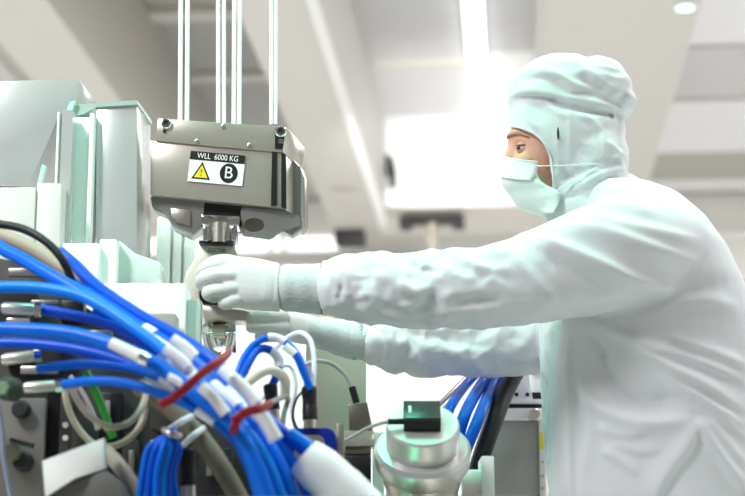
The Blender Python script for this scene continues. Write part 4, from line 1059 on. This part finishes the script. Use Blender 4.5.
mesh_obj('lid', prism([P(*p_, h_) for p_, h_ in [((42, 461), 2.38), ((104, 438), 2.40), ((105, 469), 2.38), ((74, 479), 2.365), ((45, 498), 2.36)]], FH * .02 + Z * .002), mat('lid_white', (214, 213, 210), 0.5), jb, bevel=.001)
mesh_obj('body', pprism([(46, 499), (76, 480), (106, 470), (122, 484), (130, 520), (46, 520)], 2.375, 0.06), mat('box_grey', (112, 111, 108), 0.55), jb, bevel=.004)

# machine frame behind the harness
mf = thing('machine_chassis', 'dark grey machine chassis plate behind the blue cable harness', 'machine', P(90, 500, 2.75))
frame_m = mat('frame_grey', (72, 70, 66), 0.5, 0.3, var=0.2, vscale=18)
a0 = P(-60, 500, 2.72)
fp = [(-200, 236), (-60, 246), (20, 262), (60, 290), (100, 316), (150, 352), (190, 392), (230, 432), (262, 470), (280, 500)]
pts = [P(x, y, 2.70) for x, y in fp]; pts += [Vector((pts[-1].x, pts[-1].y, ZD)), Vector((pts[0].x, pts[0].y, ZD))]
mesh_obj('back_plate', prism(pts, FH * .02), frame_m, mf, bevel=.002)
lp = mesh_obj('front_plate', down(-120, 46, 398, 2.60, .015, ZD), mat('plate_grey', (140, 137, 131), 0.45, 0.3, var=0.1, vscale=20), mf, bevel=.002)
mesh_obj('dark_channel', down(48, 60, 384, 2.62, .04, ZD), black_m, mf)
for x0, y0, x1, y1, m in [(60, 300, 84, 322, black_m), (98, 392, 122, 446, black_m), (-20, 292, 36, 326, dark_m), (120, 440, 140, 500, dark_m), (150, 398, 176, 430, frame_m), (198, 448, 232, 500, dark_m), (0, 336, 60, 362, dark_m)]:
    mesh_obj('mounting_block', pbox(x0, y0, x1, y1, 2.665, .03), m, mf, bevel=.003)
for x0, y0, x1, y1, m in [(8, 268, 44, 276, brush_m), (30, 300, 58, 304, brush_m), (20, 366, 58, 374, brush_m), (84, 330, 112, 336, brush_m), (104, 400, 110, 432, steel_m), (128, 450, 134, 480, brush_m),
                         (150, 440, 158, 452, brush_m), (206, 452, 212, 476, steel_m), (218, 470, 228, 476, steel_m), (6, 318, 30, 323, steel_m), (74, 340, 96, 345, dark_m)]:
    mesh_obj('mounting_rail', pbox(x0, y0, x1, y1, 2.655, .012), m, mf, bevel=.0015)
for x, y, r in ((22, 410, 9), (24, 462, 10)):
    kb = mesh_obj('knob', lathe([(0, mm(r, 2.6)), (.012, mm(r, 2.6)), (.016, mm(r * .7, 2.6))], P(x, y, 2.599), -FH, 24), dark_m, lp)
tsr = thing('terminal_strip', 'narrow terminal strip with white dots beside the dark channel', 'terminal strip', P(65, 440, 2.6))
mesh_obj('strip_body', down(61, 70, 386, 2.61, .03, ZD), mat('dark_grey_plastic', (70, 68, 66), 0.5), tsr)
for y in (396, 425, 438): mesh_obj('white_cap', lathe([(0, mm(3, 2.6)), (.004, mm(2.6, 2.6))], P(65.5, y, 2.609), -FH, 16), bright_m, tsr)
# silver connectors at the left
def barrel_plug(label, x0, y0, x1, y1, h, w):
    a, b = P(x0, y0, h), P(x1, y1, h); d = b - a; L = d.length; r = mm(w / 2, h)
    t = thing('cable_connector', label, 'connector', a, 'silver cable connectors at the left')
    mesh_obj('barrel', lathe([(0, r * .8), (L * .08, r), (L * .75, r), (L * .78, r * .9), (L * .82, r * .9)], a, d, 24), mat('satin_nickel', (196, 193, 186), 0.35, 0.5), t, ang=35)
    mesh_obj('nut', lathe([(L * .82, r * 1.2), (L, r * 1.2)], a, d, 6), chrome_m, t, ang=20)
    return t
barrel_plug('silver connector at the left edge, the upper one', 2, 308, 42, 310, 2.50, 12)
barrel_plug('silver connector at the left edge below the thick blue cable', 2, 360, 42, 355, 2.54, 12)
barrel_plug('silver connector at the end of the lowest thin blue cable', 24, 388, 63, 385, 2.44, 11)
gk = thing('green_knob', 'grey-green cap at the left edge beside the silver connector', 'cap', P(12, 392, 2.44))
mesh_obj('cap_body', lathe([(0, mm(12, 2.46)), (.018, mm(12, 2.46)), (.022, mm(9, 2.46))], P(14, 390, 2.46), (-FH - RIGHT * .5), 24), mat('dark_cap', (58, 66, 60), 0.5), gk)
mesh_obj('cap_face', lathe([(.0225, mm(8, 2.44)), (.026, mm(7, 2.44))], P(14, 390, 2.46), (-FH - RIGHT * .5), 6), mat('cap_green', (112, 142, 112), 0.5), gk)
lk = thing('lever_knob', 'olive cap with black lever on the grey plate, bottom left', 'cap', P(14, 455, 2.55))
mesh_obj('cap_body', lathe([(0, mm(10, 2.56)), (.012, mm(8, 2.56))], P(13, 452, 2.585), -FH, 8), mat('cap_olive', (108, 112, 92), 0.55), lk)
mesh_obj('lever', tube([P(10, 440, 2.57), P(34, 446, 2.57)], mm(2.5, 2.57), 12), black_m, lk)
cable('pale blue-grey lead hanging down the left edge', [(-2, 404, 2.5), (2, 430, 2.5), (4, 460, 2.5), (14, 512, 2.5)], 5, mat('blue_grey_jacket', (130, 140, 160), 0.5))
